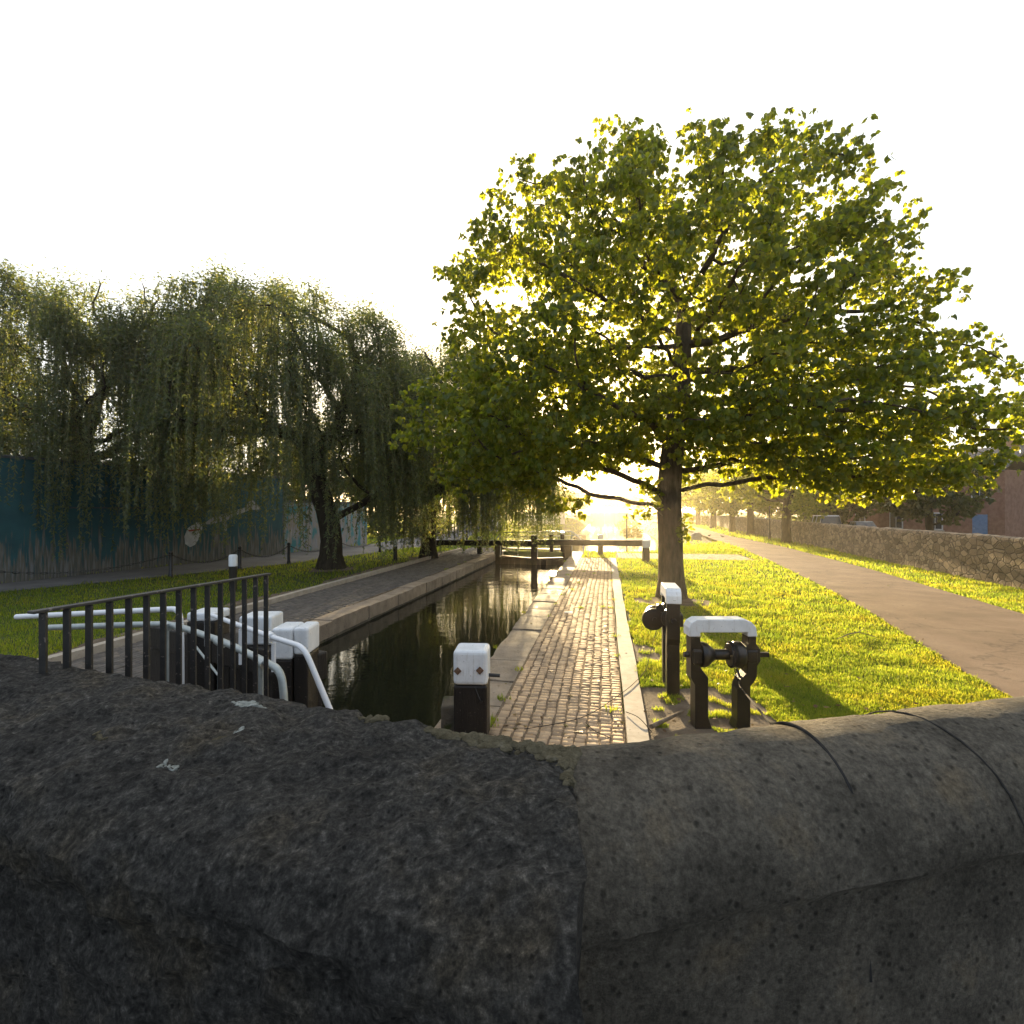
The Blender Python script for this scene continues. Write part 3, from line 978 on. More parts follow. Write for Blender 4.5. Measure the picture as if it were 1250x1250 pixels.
def willow(root, att, trunk, extra, R0, nstr, seed, zmin_fn, mat, leaf_len=.135, spacing=.036, gamma=.8, step=.40, kill=.62, len_mu=3.2, upleaf=9000):
    rng = np.random.default_rng(seed)
    nodes0 = list(trunk); par0 = [-1] + list(range(len(trunk) - 1))
    for (at, limb) in extra:
        pr = at
        for q in limb:
            nodes0.append(q); par0.append(pr); pr = len(nodes0) - 1
    Pn, par = colonize(att, nodes0, par0, step, kill, 90, (0, 0, .05), seed)
    r = radii(Pn, par, R0, tip=.008, gamma=gamma)
    skeleton('trunk', Pn, par, r, M['bark_dark'], root, 1.5)
    thin = np.where((r < .035) & (Pn[:, 2] > 3.0))[0]
    ctr = Pn[:, :2].mean(0)
    # sample strand starts, favouring the outer twigs
    w = np.linalg.norm(Pn[thin, :2] - ctr, axis=1) + .8
    idx = rng.choice(thin, nstr, p=w / w.sum())
    start = Pn[idx] + rng.normal(0, .3, (nstr, 3)) * np.array([1, 1, .6])
    rad = start[:, :2] - ctr; rad /= np.linalg.norm(rad, axis=1)[:, None] + 1e-6
    cl = np.array([noise.noise(Vector((q[0] * .42 + seed, q[1] * .42, q[2] * .5))) for q in start])
    ok = cl > -.16
    start, rad = start[ok], rad[ok]; nstr = len(start)
    K = 9
    zmin = zmin_fn(start, rng)
    Ls = np.minimum(np.clip(rng.gamma(3.2, len_mu / 3.2, nstr), .7, 9), np.maximum(.5, start[:, 2] - zmin))
    u = np.linspace(0, 1, K)
    out = rng.uniform(.15, .6, nstr)
    sway = rng.normal(0, .12, (nstr, 2)); ph = rng.uniform(0, 6, nstr)
    pts = np.empty((nstr, K, 3))
    for k in range(K):
        o = out * (1 - np.exp(-3 * u[k]))
        pts[:, k, :2] = start[:, :2] + rad * o[:, None] + sway * u[k] + .05 * np.stack([np.sin(ph + 4 * u[k]), np.cos(ph * 1.3 + 3 * u[k])], 1)
        pts[:, k, 2] = start[:, 2] + .25 * np.sin(PI * min(1, u[k] * 4)) - Ls * u[k]
    mb = MB()
    for s_ in range(nstr):
        mb.tube(pts[s_], [.010 - .007 * q for q in u], 3, cap=False)
    mb.build('strands', M['stem'], root)
    # leaves along the strands
    nl = np.maximum(6, (Ls / spacing).astype(int))
    sid = np.repeat(np.arange(nstr), nl)
    uu = rng.uniform(.02, 1, len(sid)); n = len(sid)
    x = uu * (K - 1); i0 = np.minimum(x.astype(int), K - 2); fr = (x - i0)[:, None]
    pos = pts[sid, i0] * (1 - fr) + pts[sid, i0 + 1] * fr
    a = rng.uniform(0, 2 * PI, n)
    d = np.stack([np.cos(a) * .75, np.sin(a) * .75, -rng.uniform(.4, 1.3, n)], 1)
    nr = np.stack([rng.normal(0, 1, n), rng.normal(0, 1, n), rng.normal(.5, .6, n)], 1)
    ln = leaf_len * rng.uniform(.6, 1.3, n)
    v1, f1 = leaves(pos, nr, d, ln, ln * rng.uniform(.24, .38, n), SLIM, SLIM_F)
    # short leafy sprays on the upper twigs
    top = np.where(r < .03)[0]
    cl = np.array([noise.noise(Vector((q[0] * .42 + seed, q[1] * .42, q[2] * .5))) + .5 * noise.noise(Vector((q[0] * 1.3, q[1] * 1.3, q[2] * 1.3 + seed))) for q in Pn[top]])
    wt = np.clip(.55 + 2.2 * cl, .03, 2)
    i = rng.choice(top, upleaf, p=wt / wt.sum())
    pos = Pn[i] + rng.normal(0, .27, (upleaf, 3)) + np.array([0, 0, .02])
    a = rng.uniform(0, 2 * PI, upleaf)
    d = np.stack([np.cos(a), np.sin(a), rng.uniform(-.9, .5, upleaf)], 1)
    ln = leaf_len * 1.15 * rng.uniform(.7, 1.3, upleaf)
    v2, f2 = leaves(pos, rng.normal(0, 1, (upleaf, 3)), d, ln, ln * .3, SLIM, SLIM_F)
    mesh_obj('crown', np_mesh('crown', np.concatenate([v1, v2]), np.concatenate([f1, f2 + len(v1)])), mat, root)


def zfn(lo, hi):
    return lambda s, rng: rng.uniform(lo, hi, len(s))


# willow on the left bank
WX, WY = G(404, 693)
w1 = tag(empty('willow_tree', (WX, WY, -.03)), 'big weeping willow with thick forked trunk on the grass strip left of the lock', 'tree')
rng = np.random.default_rng(21)
att = np.concatenate([ellipsoid(900, (-1.7, -.6, 7.8), (5.7, 5.0, 4.0), rng, .5), ellipsoid(240, (-4.2, -1.5, 9.4), (2.6, 2.4, 2.9), rng),
                      ellipsoid(120, (2.6, -.5, 6.6), (2.2, 3.0, 2.2), rng), ellipsoid(40, (1.8, -2.2, 4.4), (1.8, 1.8, .8), rng)])
att = att[(att[:, 2] > 3.6)]
tr = [(0, 0, 0), (0, 0, .6), (.02, 0, 1.2), (-.05, 0, 1.8), (-.2, 0, 2.5), (-.45, 0, 3.2), (-.65, .05, 3.9), (-.75, .1, 4.6)]
ex = [(7, [(-.95, .1, 5.1), (-1.3, .1, 5.5), (-1.8, 0, 5.8), (-2.5, -.1, 6.0)]), (7, [(-.5, .1, 5.1), (-.1, .1, 5.6), (.3, 0, 6.1), (.5, -.1, 6.8)]),
      (3, [(.35, -.2, 2.2), (.9, -.4, 2.5), (1.5, -.7, 2.75), (2.1, -1.0, 3.1), (2.7, -1.2, 3.6)])]
willow(w1, att, tr, ex, .44, 2700, 31, lambda s, r_: np.where((s[:, 0] > 1.3) | ((s[:, 0] > -.4) & (s[:, 1] < -1.0)), r_.uniform(.3, 2.8, len(s)), np.where(s[:, 0] > -2.0, r_.uniform(1.9, 4.2, len(s)), r_.uniform(.7, 2.5, len(s)))), M['willow_leaf'], upleaf=90000)
# willow further left, mostly its hanging curtain
w0 = tag(empty('willow_tree', (-18.2, 22.0, -.03)), 'leftmost weeping willow in front of the teal painted wall', 'tree')
rng = np.random.default_rng(22)
att = np.concatenate([ellipsoid(800, (.5, 0, 7.9), (5.2, 4.6, 4.3), rng, .5), ellipsoid(200, (2.8, -.6, 9.6), (2.6, 2.4, 2.8), rng)])
att = att[att[:, 2] > 3.8]
willow(w0, att, [(0, 0, 0), (.05, 0, .8), (.1, 0, 1.6), (.2, 0, 2.4), (.3, 0, 3.2), (.35, 0, 4.0), (.4, 0, 4.8)], [], .40, 2100, 33, zfn(.7, 2.6), M['willow_leaf'], upleaf=70000)
# willow whose curtain hangs over the far gate
w2 = tag(empty('willow_tree', (*G(523, 681), -.03)), 'weeping willow hanging sunlit yellow strands over the far lock gate', 'tree')
rng = np.random.default_rng(23)
att = np.concatenate([ellipsoid(640, (.6, .8, 7.5), (4.6, 4.6, 4.1), rng, .5), ellipsoid(230, (4.2, -.1, 5.8), (2.7, 2.8, 1.8), rng), ellipsoid(60, (1.5, -1.5, 4.4), (3, 1.5, .8), rng)])
att = att[att[:, 2] > 3.2]
willow(w2, att, [(0, 0, 0), (0, 0, .7), (.02, 0, 1.4), (.05, 0, 2.2), (.15, 0, 3.0), (.3, 0, 3.8), (.4, 0, 4.6)],
       [(4, [(.7, 0, 3.5), (1.3, 0, 4.0), (2.0, 0, 4.5), (2.8, 0, 5.0)])], .36, 2900, 35, lambda s, r_: np.where(s[:, 0] > 5.8, r_.uniform(1.2, 3.0, len(s)), r_.uniform(.4, 2.3, len(s))), M['willow_leaf'], len_mu=4.6, upleaf=60000)


# background trees: three shapes, copied
def far_tree(name, loc, seed, hgt, rad, low, R0, nl, leaf, label, group, mat='far_leaf'):
    t = tag(empty(name, loc), label, 'tree', group)
    rng = np.random.default_rng(seed)
    zc = (hgt + low) / 2
    att = np.concatenate([ellipsoid(200, (0, 0, zc), (rad, rad, (hgt - low) / 2), rng, .3), ellipsoid(60, (rad * .35, 0, zc + .5), (rad * .7, rad * .7, (hgt - low) * .3), rng)])
    tr = [(0, 0, 0), (.03, 0, low * .35), (-.02, .02, low * .7), (.05, 0, low), (.1, .05, low + (hgt - low) * .2)]
    broadleaf(t, att, tr, R0, nl, leaf, M[mat], M['bark_dark'], seed, kill=rad * .14, step=rad * .09, spread=rad * .09, tip=.016)
    return t


vt = far_tree('verge_tree', (20.6, 39, -.05), 51, 7.4, 5.2, 2.1, .31, 15000, .17, 'low forked tree with spreading bare limbs, nearest of the row along the rubble wall', 'trees along the rubble wall', 'chestnut_leaf')
for i, (x, y, sc, rz, lab) in enumerate(((23.8, 51.6, 1.02, 2.1, 'second tree of the row along the rubble wall, its trunk beside a car'),
                                         (24.9, 58.5, 1.0, 4.0, 'third tree of the row along the rubble wall, just left of the second'),
                                         (27.6, 71, 1.05, 5.1, 'fourth tree of the row along the rubble wall, behind the first lamp post'),
                                         (31, 86, 1.1, .6, 'fifth tree of the row along the rubble wall, farthest down the tarmac path'))):
    c = copy_tree(vt); c.location = (x, y, -.05); c.rotation_euler.z = rz; c.scale = (sc,) * 3; c['label'] = lab
bank = []
ta = far_tree('bank_tree', (-1.5, 66, -.1), 61, 7.5, 4.0, 1.6, .26, 9000, .27, 'hazy rounded tree on the left bank beyond the far gate', 'hazy trees on the canal banks')
tb = far_tree('bank_tree', (-5, 80, -.1), 62, 9.0, 4.6, 1.8, .30, 10000, .28, 'hazy tree left of the canal behind the white wall', 'hazy trees on the canal banks')
for i, (src, x, y, sc, rz, lab) in enumerate((
        (ta, 8.6, 98, .95, 1.0, 'second hazy tree along the left canal bank, nearer the water'),
        (tb, 14, 140, 1.0, 2.0, 'distant hazy tree on the left bank before the far lock'),
        (ta, 22, 175, 1.2, 3.0, 'small far tree left of the distant lock'),
        (tb, 49, 205, 1.0, 4.0, 'far hazy tree right of the distant lock'),
        (ta, 58, 190, 1.25, 5.0, 'far hazy tree on the right bank, larger than its neighbour'),
        (tb, 66, 215, 1.3, .3, 'farthest hazy tree on the right bank'),
        (ta, 42, 240, 1.4, 1.7, 'low far tree behind the distant lock'),
        (tb, 46, 150, .9, 2.7, 'hazy tree on the right bank before the lamp post'),
        (tb, -7.5, 65, 1.2, .4, 'tree behind the graffiti wall on the left'),
        (ta, -13.5, 61, 1.45, 1.4, 'dark tree behind the park railings, left of the graffiti wall'),
        (tb, -22, 56, 1.25, 2.4, 'tree rising behind the teal painted wall'),
        (ta, -33, 50, 1.1, 3.4, 'leftmost tree behind the teal painted wall'),
        (ta, 30, 250, 1.3, 2.2, 'far hazy tree behind the distant lock, left of the low one'),
        (tb, 36, 262, 1.15, 1.2, 'far hazy tree peeping over the distant footbridge'),
        (ta, 72, 245, 1.5, 2.9, 'far hazy tree at the end of the tarmac path'),
        (tb, 55, 262, 1.25, 3.9, 'far hazy tree directly right of the distant footbridge'),
        (tb, 84, 235, 1.4, 5.2, 'far hazy tree beyond the end of the rubble wall'),
        (ta, 16, 225, 1.35, 4.4, 'far hazy tree left of the canal beside the distant lock'),
        (tb, 4, 210, 1.4, 3.3, 'far hazy tree on the left, behind the white wall'),
        (ta, 50, 165, .85, .9, 'small hazy tree between the far path and the canal'),
        (tb, 31, 49, .72, 1.9, 'garden tree standing before the middle brick house'),
        (ta, 34.5, 58, .85, 4.9, 'garden tree between the parked cars and the houses'),
        (tb, 30.5, 38, .8, 2.6, 'garden tree at the right edge before the nearest house'),
        (tb, 44, 88, .75, 3.1, 'garden tree before the brick houses on the right'),
        (ta, 52, 78, .7, 4.1, 'garden tree beside the rightmost house'))):
    c = copy_tree(src); c.location = (x, y, -.1); c.rotation_euler.z = rz; c.scale = (sc,) * 3; c['label'] = lab

# ================================================================ BRIDGE PARAPET (nearest)
br = tag(empty('bridge_parapet', (.2, 1.7, 0)), 'dark stone bridge parapet across the foreground, rough on the left and rounded on the right', 'parapet')
O = Vector((.2, 1.7, 0))


def sweep(axis_pts, prof, disp, freq, seed, res, mitre=0.0):
    """profile (offset towards the viewer, z) swept along a polyline, roughened; end capped"""
    a, b = Vector(axis_pts[0]), Vector(axis_pts[1])
    d = (b - a).normalized(); nrm = Vector((d.y, -d.x, 0))
    if nrm.y > 0: nrm = -nrm
    n = int((b - a).length / res)
    vs, fs = [], []
    m = len(prof)
    for i in range(n + 1):
        p = a.lerp(b, i / n)
        for k, (o, z) in enumerate(prof):
            q = p + nrm * o + Vector((0, 0, z)) - d * (o * mitre * max(0, 1 - i / n * 4)) + d * (.035 * noise.noise(Vector((o * 9, z * 9, seed))) * max(0, 1 - i / n * 8))
            e = noise.fractal(q * freq + Vector((seed, 0, 0)), .9, 2.1, 6) * disp
            e2 = noise.noise(q * 1.3 + Vector((seed, 5, 0))) * disp * 1.2
            pk = prof[min(k + 1, m - 1)]; mk = prof[max(k - 1, 0)]
            tn = Vector((pk[0] - mk[0], pk[1] - mk[1]))
            tn.normalize()
            q += (nrm * (-tn.y) + Vector((0, 0, tn.x))) * (e + e2)
            vs.append(q - O)
    for i in range(n):
        for k in range(m - 1):
            j = i * m + k
            fs.append((j, j + 1, j + m + 1, j + m))
    fs.append(tuple(range(m))); fs.append(tuple(n * m + k for k in reversed(range(m))))
    return MB().add(vs, fs)


def dense(pr, step):
    out = [pr[0]]
    for a, b in zip(pr[:-1], pr[1:]):
        l = math.hypot(b[0] - a[0], b[1] - a[1]); n = max(1, int(l / step))
        for k in range(1, n + 1):
            out.append((a[0] + (b[0] - a[0]) * k / n, a[1] + (b[1] - a[1]) * k / n))
    return out


ZP = 1.75
profL = dense([(.03, -.2), (.03, 1.60), (-.0, 1.66), (.02, 1.72), (.07, ZP), (.35, ZP + .005), (.62, ZP - .03), (.74, ZP - .08), (.80, ZP - .16), (.80, ZP - .24), (.77, ZP - .27), (.77, .86)], .022)
sweep([(.20, 1.69, 0), (-4.6, 3.60, 0)], profL, .026, 11, 2.0, .024, .30).build('rough_capstone', M['parapet'], br, smooth=True)
rr = .30
profR = [(.30, -.2), (.30, 1.40)]
profR = dense([(-.18, -.2), (-.18, ZP - rr - .05)], .2)
for k in range(25):
    a = PI * k / 24
    profR.append((.10 - rr * math.cos(a), ZP - rr + rr * math.sin(a)))
profR = [p for p in profR] + dense([(.37, ZP - rr - .04), (.37, .86)], .2)
sweep([(.17, 1.67, 0), (5.2, 2.92, 0)], profR, .009, 6, 7.0, .035, .34).build('round_coping', M['smooth_coping'], br, smooth=True)
mb = MB(); mb.add([Vector(q) - O for q in ((-8, -8, .86), (8, -8, .86), (8, 3.4, .86), (.2, 1.75, .86), (-8, 4.9, .86), (-8, -8, .5), (8, -8, .5), (8, 3.4, .5), (.2, 1.75, .5), (-8, 4.9, .5))],
                  [(0, 1, 2, 3, 4), (9, 8, 7, 6, 5), (0, 5, 6, 1), (1, 6, 7, 2), (2, 7, 8, 3), (3, 8, 9, 4), (4, 9, 5, 0)])
mb.build('deck', M['street'], br)


# mortar patches and joints on the round coping
def on_round(u, a, lift=.004):
    """point on the round coping: u along it, a the angle over the top"""
    p0, p1 = Vector((.16, 1.67, 0)), Vector((5.2, 2.92, 0))
    d = (p1 - p0).normalized(); nrm = Vector((d.y, -d.x, 0))
    return p0 + d * u + nrm * (.10 - (rr + lift) * math.cos(a)) + Vector((0, 0, ZP - rr + (rr + lift) * math.sin(a))) - O


for (u0, a0, a1, dr, w) in ((1.28, .3, 3.0, .10, .0035), (2.3, .2, 3.0, .04, .003)):
    MB().tube([on_round(u0 + dr * k / 14 + .008 * noise.noise(Vector((u0, k * .5, 0))), a0 + (a1 - a0) * k / 14, .004) for k in range(15)], w, 5).build('mortar_joint', M['mortar_line'], br)
# lichen and moss on the rough stone
rl = random.Random(4)


def stone_hit(x, y):
    d = br.children[0]
    return Vector((x, y, ZP))


def patch(cx, cy, rx, ry, mat, name, n=90, z=ZP, rot=-.38, size=(.008, .03)):
    mb = MB()
    for i in range(n):
        a = rl.uniform(0, 2 * PI); q = math.sqrt(rl.random())
        x, y = rx * q * math.cos(a), ry * q * math.sin(a)
        wx = cx + x * math.cos(rot) - y * math.sin(rot); wy = cy + x * math.sin(rot) + y * math.cos(rot)
        s = rl.uniform(*size)
        ok, hit, nn, _ = capo.ray_cast(Vector((wx, wy, 3)) - O, Vector((0, 0, -1)))
        if not ok: continue
        prof = [(-s * .5, s * .9), (s * .15, s * .95), (s * .45, s * .6), (s * .55, s * .15)]
        mb.lathe(prof, hit, 'z', 7)
    for k, v in enumerate(mb.v):
        q = Vector(v); e = noise.noise(q * 70) * .007
        mb.v[k] = (q.x + e, q.y + e, q.z + e)
    return tag(mb.build(name, mat, br, smooth=True), kind='stuff')


bpy.context.view_layer.update()
capo = [o for o in br.children if o.name.startswith('rough_capstone')][0]


def on_cap(px, py):
    k = (H - ZP) * F / (py - CY)
    return ((px - CX) / F * k, k)


q = on_cap(303, 866); patch(q[0], q[1], .075, .03, M['lichen'], 'lichen', 160, size=(.004, .010))
q = on_cap(560, 893); patch(q[0], q[1], .12, .05, M['moss'], 'moss', 190, size=(.008, .018))
q = on_cap(640, 908); patch(q[0], q[1], .22, .06, M['moss'], 'moss', 240, size=(.008, .024))
q = on_cap(700, 925); patch(q[0], q[1], .16, .06, M['moss'], 'moss', 160, size=(.008, .022))
q = on_cap(706, 950); patch(q[0], q[1], .05, .12, M['moss'], 'moss', 120, size=(.006, .018), rot=.1)
q = on_cap(455, 876); patch(q[0], q[1], .05, .02, M['moss'], 'moss', 26, size=(.008, .02))
for i in range(4):
    t = rl.uniform(0, 1); o = rl.uniform(.12, .62)
    x, y = .2 - 2.6 * t, 1.7 + 1.03 * t
    patch(x - .37 * o, y - .93 * o, rl.uniform(.01, .035), rl.uniform(.008, .022), M['lichen'] if i % 3 else M['moss'], 'lichen' if i % 3 else 'moss', rl.randint(12, 26), size=(.003, .009))

# ================================================================ IRONWORK NEAR LEFT
rail = tag(empty('steel_railing', (-1.9, 3.3, .3)), 'short dark steel railing with upright bars behind the parapet at left', 'railing')
Orl = Vector((-1.9, 3.3, .3))
pa, pb = Vector((-2.13, 2.45, 2.10)), Vector((-1.75, 3.80, 2.03))
pA = P(178, 725, 2.9); pB = P(326, 701, 3.78)
dirr = (pB - pA).normalized(); pN = pA - dirr * .55
MB().beam(pN - Orl, pB + dirr * .02 - Orl, .045, .014).build('top_rail', M['rail_iron'], rail, bev=.003)
for k in range(15):
    q = pB - dirr * (.01 + .1005 * k)
    MB().box((q.x - Orl.x, q.y - Orl.y, (q.z - .01 + .15) / 2 - Orl.z), (.030, .018, q.z - .01 - .15), rz=.1).build('upright_bar', M['rail_iron'], rail, bev=.003)
MB().beam(Vector((pN.x, pN.y, .16)) - Orl, Vector((pB.x, pB.y, .16)) - Orl, .03, .012).build('bottom_rail', M['rail_iron'], rail)


def bendy(pts, r=.0, n=6):
    """round the corners of a polyline"""
    pts = [Vector(p) for p in pts]
    out = [pts[0]]
    for a, b, c in zip(pts[:-2], pts[1:-1], pts[2:]):
        ra = min(r, (a - b).length * .45); rc = min(r, (c - b).length * .45)
        p, q = b + (a - b).normalized() * ra, b + (c - b).normalized() * rc
        for k in range(n + 1):
            t = k / n
            out.append(p * (1 - t) ** 2 + b * 2 * t * (1 - t) + q * t * t)
    out.append(pts[-1])
    return out


# galvanised handrail
gr = tag(empty('galvanised_handrail', (-2.4, 4.8, 0)), 'grey galvanised pipe handrail curving down behind the dark railing', 'handrail')
Og = Vector((-2.4, 4.8, 0))
g_pts = [P(60, 766, 5.5), P(178, 762, 5.3), P(212, 762, 5.2), P(240, 772, 4.95), P(275, 784, 4.65), P(322, 807, 4.22), P(343, 818, 4.1)]
e = g_pts[-1]
g_all = bendy(g_pts + [Vector((e.x + .05, e.y - .05, 1.02)), Vector((e.x + .06, e.y - .05, -.3))], .22)
MB().tube([p - Og for p in g_all], .030, 10).build('top_pipe', M['galvanised'], gr, smooth=True)
for (px, py, Y, b) in ((219, 764, 5.15, -.5), (269, 782, 4.72, -.5), (319, 806, 4.25, -.5), (204, 762, 5.22, -.5)):
    q = P(px, py, Y)
    MB().tube([Vector((q.x, q.y, b)) - Og, q - Og], .024 if px != 204 else .018, 8).build('pipe_post', M['galvanised'], gr, smooth=True)
    MB().tube([q - Og + Vector((-.04, .02, .0)), q - Og + Vector((.05, -.045, -.02))], .040, 10).build('pipe_collar', M['galvanised'], gr, smooth=True)

# white handrails
wr = tag(empty('white_handrail', (-3.8, 5.8, 0)), 'white pipe handrail running level at far left before bending down', 'handrail')
Ow = Vector((-3.8, 5.8, 0))
q1, q2 = P(178, 745, 5.8), P(219, 743, 5.7)
MB().tube([p - Ow for p in bendy([P(20, 753, 6.1), q1, q2, Vector((q2.x + .03, q2.y - .02, q2.z - .25)), Vector((q2.x + .03, q2.y, -.3))], .1)], .030, 10).build('pipe', M['white_rail'], wr, smooth=True)
wr2 = tag(empty('white_handrail', (-2.0, 4.9, 0)), 'white pipe handrail sloping across the gate posts and down to the parapet', 'handrail')
Ow2 = Vector((-2.0, 4.9, 0))
p1, p2, p3, p4 = P(256, 750, 5.95), P(330, 777, 5.0), P(371, 790, 4.62), P(401, 862, 4.55)
p5 = p4 + (p4 - p3).normalized() * 1.2
MB().tube([p - Ow2 for p in bendy([p1, p2, p3, p4, p5], .12)], .025, 10).build('pipe', M['white_rail'], wr2, smooth=True)
MB().tube([p2 - Ow2 + Vector((-.03, .03, .005)), p2 - Ow2 + Vector((.03, -.03, -.005))], .043, 12).build('pipe_collar', M['white_rail'], wr2, smooth=True)
for q, zb in ((P(334, 785, 5.02), .95), (P(294, 768, 5.42), .9), (P(252, 757, 5.95), .95)):
    MB().tube([Vector((q.x, q.y, zb)) - Ow2, q - Ow2], .022, 8).build('bracket_post', M['white_rail'], wr2, smooth=True)

# near lock gate
ng = tag(empty('lock_gate', (-3.4, 6.2, WZ)), 'near black timber lock gate with chunky white-capped posts behind the railing', 'lock gate')
On = Vector((-3.4, 6.2, WZ))
ga, gb = Vector((-2.06, 5.62, 0)), Vector((-4.85, 7.2, 0))
gd = (gb - ga).normalized(); gang = math.atan2(gd.y, gd.x)
for k in range(9):
    c = ga.lerp(gb, (k + .5) / 9)
    MB().box((c.x - On.x, c.y - On.y, (-3.5 + .62 + .02 * (k % 2)) / 2 - On.z), ((gb - ga).length / 9 - .012, .16, 4.12 + .02 * (k % 2)), rz=gang).build('plank', M['black_timber'], ng, bev=.008)
MB().beam(ga - On + Vector((0, 0, .80)), gb - On + Vector((0, 0, .80)), .30, .30).build('top_beam', M['black_timber'], ng, bev=.02)


def gate_post(px0, px1, top, ywhite, Y, depth, parent, Oq, zb=-3.0, cap_px=None, rz=0.0):
    x0, x1 = (px0 - CX) / F * Y, (px1 - CX) / F * Y
    zt = H - (top - CY) / F * Y; zw = H - (ywhite - CY) / F * Y
    c = Vector(((x0 + x1) / 2, Y + depth / 2, 0)) - Vector((Oq.x, Oq.y, 0))
    w = abs(x1 - x0)
    po = MB().box((c.x, c.y, (zw + zb) / 2 - Oq.z), (w - .008, depth - .008, zw - zb), rz=rz).build('gate_post', M['black_timber'], parent, bev=.015)
    mb = MB().box((c.x, c.y, (zt + zw) / 2 - Oq.z), (w, depth, zt - zw), rz=rz)
    n = len(mb.v)
    cap = mb.build('white_cap', M['white'], po, bev=.03, seg=3)
    return po


gate_post(331, 356.6, 767, 806, 5.35, .34, ng, On)
gate_post(358, 376, 766.5, 800, 5.35, .34, ng, On)
gate_post(291, 331, 752.5, 788, 5.95, .34, ng, On)
gate_post(227, 262, 748, 759, 6.3, .36, ng, On)
gate_post(250, 255, 750, 790, 6.15, .05, ng, On, zb=.55)
MB().tube([P(235, 784, 5.7) - On, P(266, 824, 5.3) - On], .012, 6).build('tie_rod', M['galvanised'], ng, smooth=True)

# white-topped post at the path edge
wp = tag(empty('mooring_post', (-.41, 5.83, -.03), R(-3)), 'square white-topped black timber post with two rusty bolts at the water edge, in front', 'post')
MB().box((0, 0, .315), (.365, .36, .63)).build('shaft', M['black_timber'], wp, bev=.02)
cap = MB().box((0, 0, .82), (.375, .37, .38)).build('white_cap', M['white'], wp, bev=.045, seg=3)
for (x, z) in ((-.135, .79), (.105, .80)):
    MB().box((x, -.192, z), (.06, .012, .06), ry=PI / 4).lathe([(-.03, .020), (.0, .020)], (x, -.19, z), 'y', 10).build('rusty_bolt', M['bracket'], wp)
MB().tube([(.18, -.02, .70), (.31, -.02, .695)], .020, 8).build('side_pin', M['black_iron'], wp)
MB().tube([(.05, -.19, .62), (.115, -.20, .47)], .008, 6).lathe([(-.014, .016), (.014, .016)], (.118, -.195, .465), 'y', 8).build('hook', M['black_iron'], wp)
MB().box((-.26, .12, .17), (.20, .34, .38), rz=.1).build('stone_block', M['lock_stone'], wp, bev=.03)


# winding gear
def winding_gear(loc, rz, sc, leg, label, wheel, group):
    """cast-iron frame of two shouldered legs under a white yoke, a winding drum on an axle between them"""
    g = tag(empty('winding_gear', loc, rz), label, 'winding gear', group)
    k = sc

    def q(pts): return [(x * k, (886 - y) * k + (leg if y < 860 else 0)) for x, y in pts]
    dep = .10
    arch = [(-41, 774), (-41, 763), (-38, 757), (-31, 753), (26, 753), (34, 756), (40, 762), (42, 774), (30, 774), (30, 769), (-27, 769), (-27, 774)]
    MB().prism(q(arch), -dep, dep, 'y').build('yoke', M['white'], g, bev=.012, seg=3)
    lft = [(-38, 774), (-27, 774), (-26, 782), (-25, 786), (-25, 806), (-26, 812), (-17, 824), (-17, 872), (-12, 886), (-33, 886), (-33, 833), (-38, 824)]
    rgt = [(31, 774), (41, 774), (41, 783), (46, 790), (46, 804), (42, 810), (42, 822), (38, 830), (34, 834), (34, 886), (14, 886), (18, 876), (18, 838), (22, 826), (30, 818), (30, 806), (28, 800), (28, 788), (31, 784)]
    for o in (lft, rgt):
        MB().prism(q(o), -dep * .85, dep * .85, 'y').build('leg', M['black_iron'], g, bev=.008)
    zc = (886 - 798) * k + leg
    MB().lathe([(-44 * k, .03), (-24 * k, .05), (-24 * k, .062), (15 * k, .062), (44 * k, .03)], (0, 0, zc), 'x', 20).build('axle', M['black_iron'], g, smooth=True)
    MB().box((50 * k, 0, zc), (20 * k, .052, .052)).build('square_pin', M['black_iron'], g, bev=.005)
    MB().lathe([(-25 * k, .10), (-24 * k, .145), (-20 * k, .148), (-16 * k, .135), (-11 * k, .095), (-7 * k, .066)], (0, 0, zc), 'x', 28).build('flange', M['black_iron'], g, smooth=True)
    dr = MB().lathe([(10 * k, .07), (11 * k, .125), (14 * k, .14), (16 * k, .13), (18 * k, .15), (24 * k, .155), (27 * k, .135), (29 * k, .12)], (0, 0, zc), 'x', 28).build('drum', M['black_iron'], g, smooth=True)
    MB().lathe([(12 * k, .15), (13 * k, .156), (15 * k, .15)], (0, 0, zc), 'x', 24).build('cable_turns', M['cable'], dr, smooth=True)
    MB().box((36 * k, 0, zc), (14 * k, .21, .15)).build('bearing', M['black_iron'], g, bev=.02)
    MB().box((-31 * k, -.02, zc), (11 * k, .22, .17)).build('bearing', M['black_iron'], g, bev=.02)
    MB().tube([(20 * k, -.02, zc - .16), (22 * k, -.06, zc - .24), (30 * k, -.05, zc - .27), (33 * k, 0, zc - .2)], .016, 6).build('pawl', M['black_iron'], g, smooth=True)
    if wheel:
        for (x, r_, yo) in ((-16 * k, .15, .25), (4 * k, .16, .21)):
            MB().lathe([(x - .035, r_ * .8), (x - .03, r_), (x + .03, r_), (x + .035, r_ * .8)], (0, yo, zc - .03), 'x', 28).build('gear_wheel', M['black_iron'], g, smooth=True)
        MB().tube([(-22 * k, .23, zc - .03), (22 * k, .23, zc - .03)], .035, 10).build('gear_shaft', M['black_iron'], g, smooth=True)
        MB().lathe([(-20 * k, .05), (-14 * k, .06), (-10 * k, .05)], (0, .16, zc + .13), 'x', 16).build('ratchet', M['black_iron'], g, smooth=True)
    return g


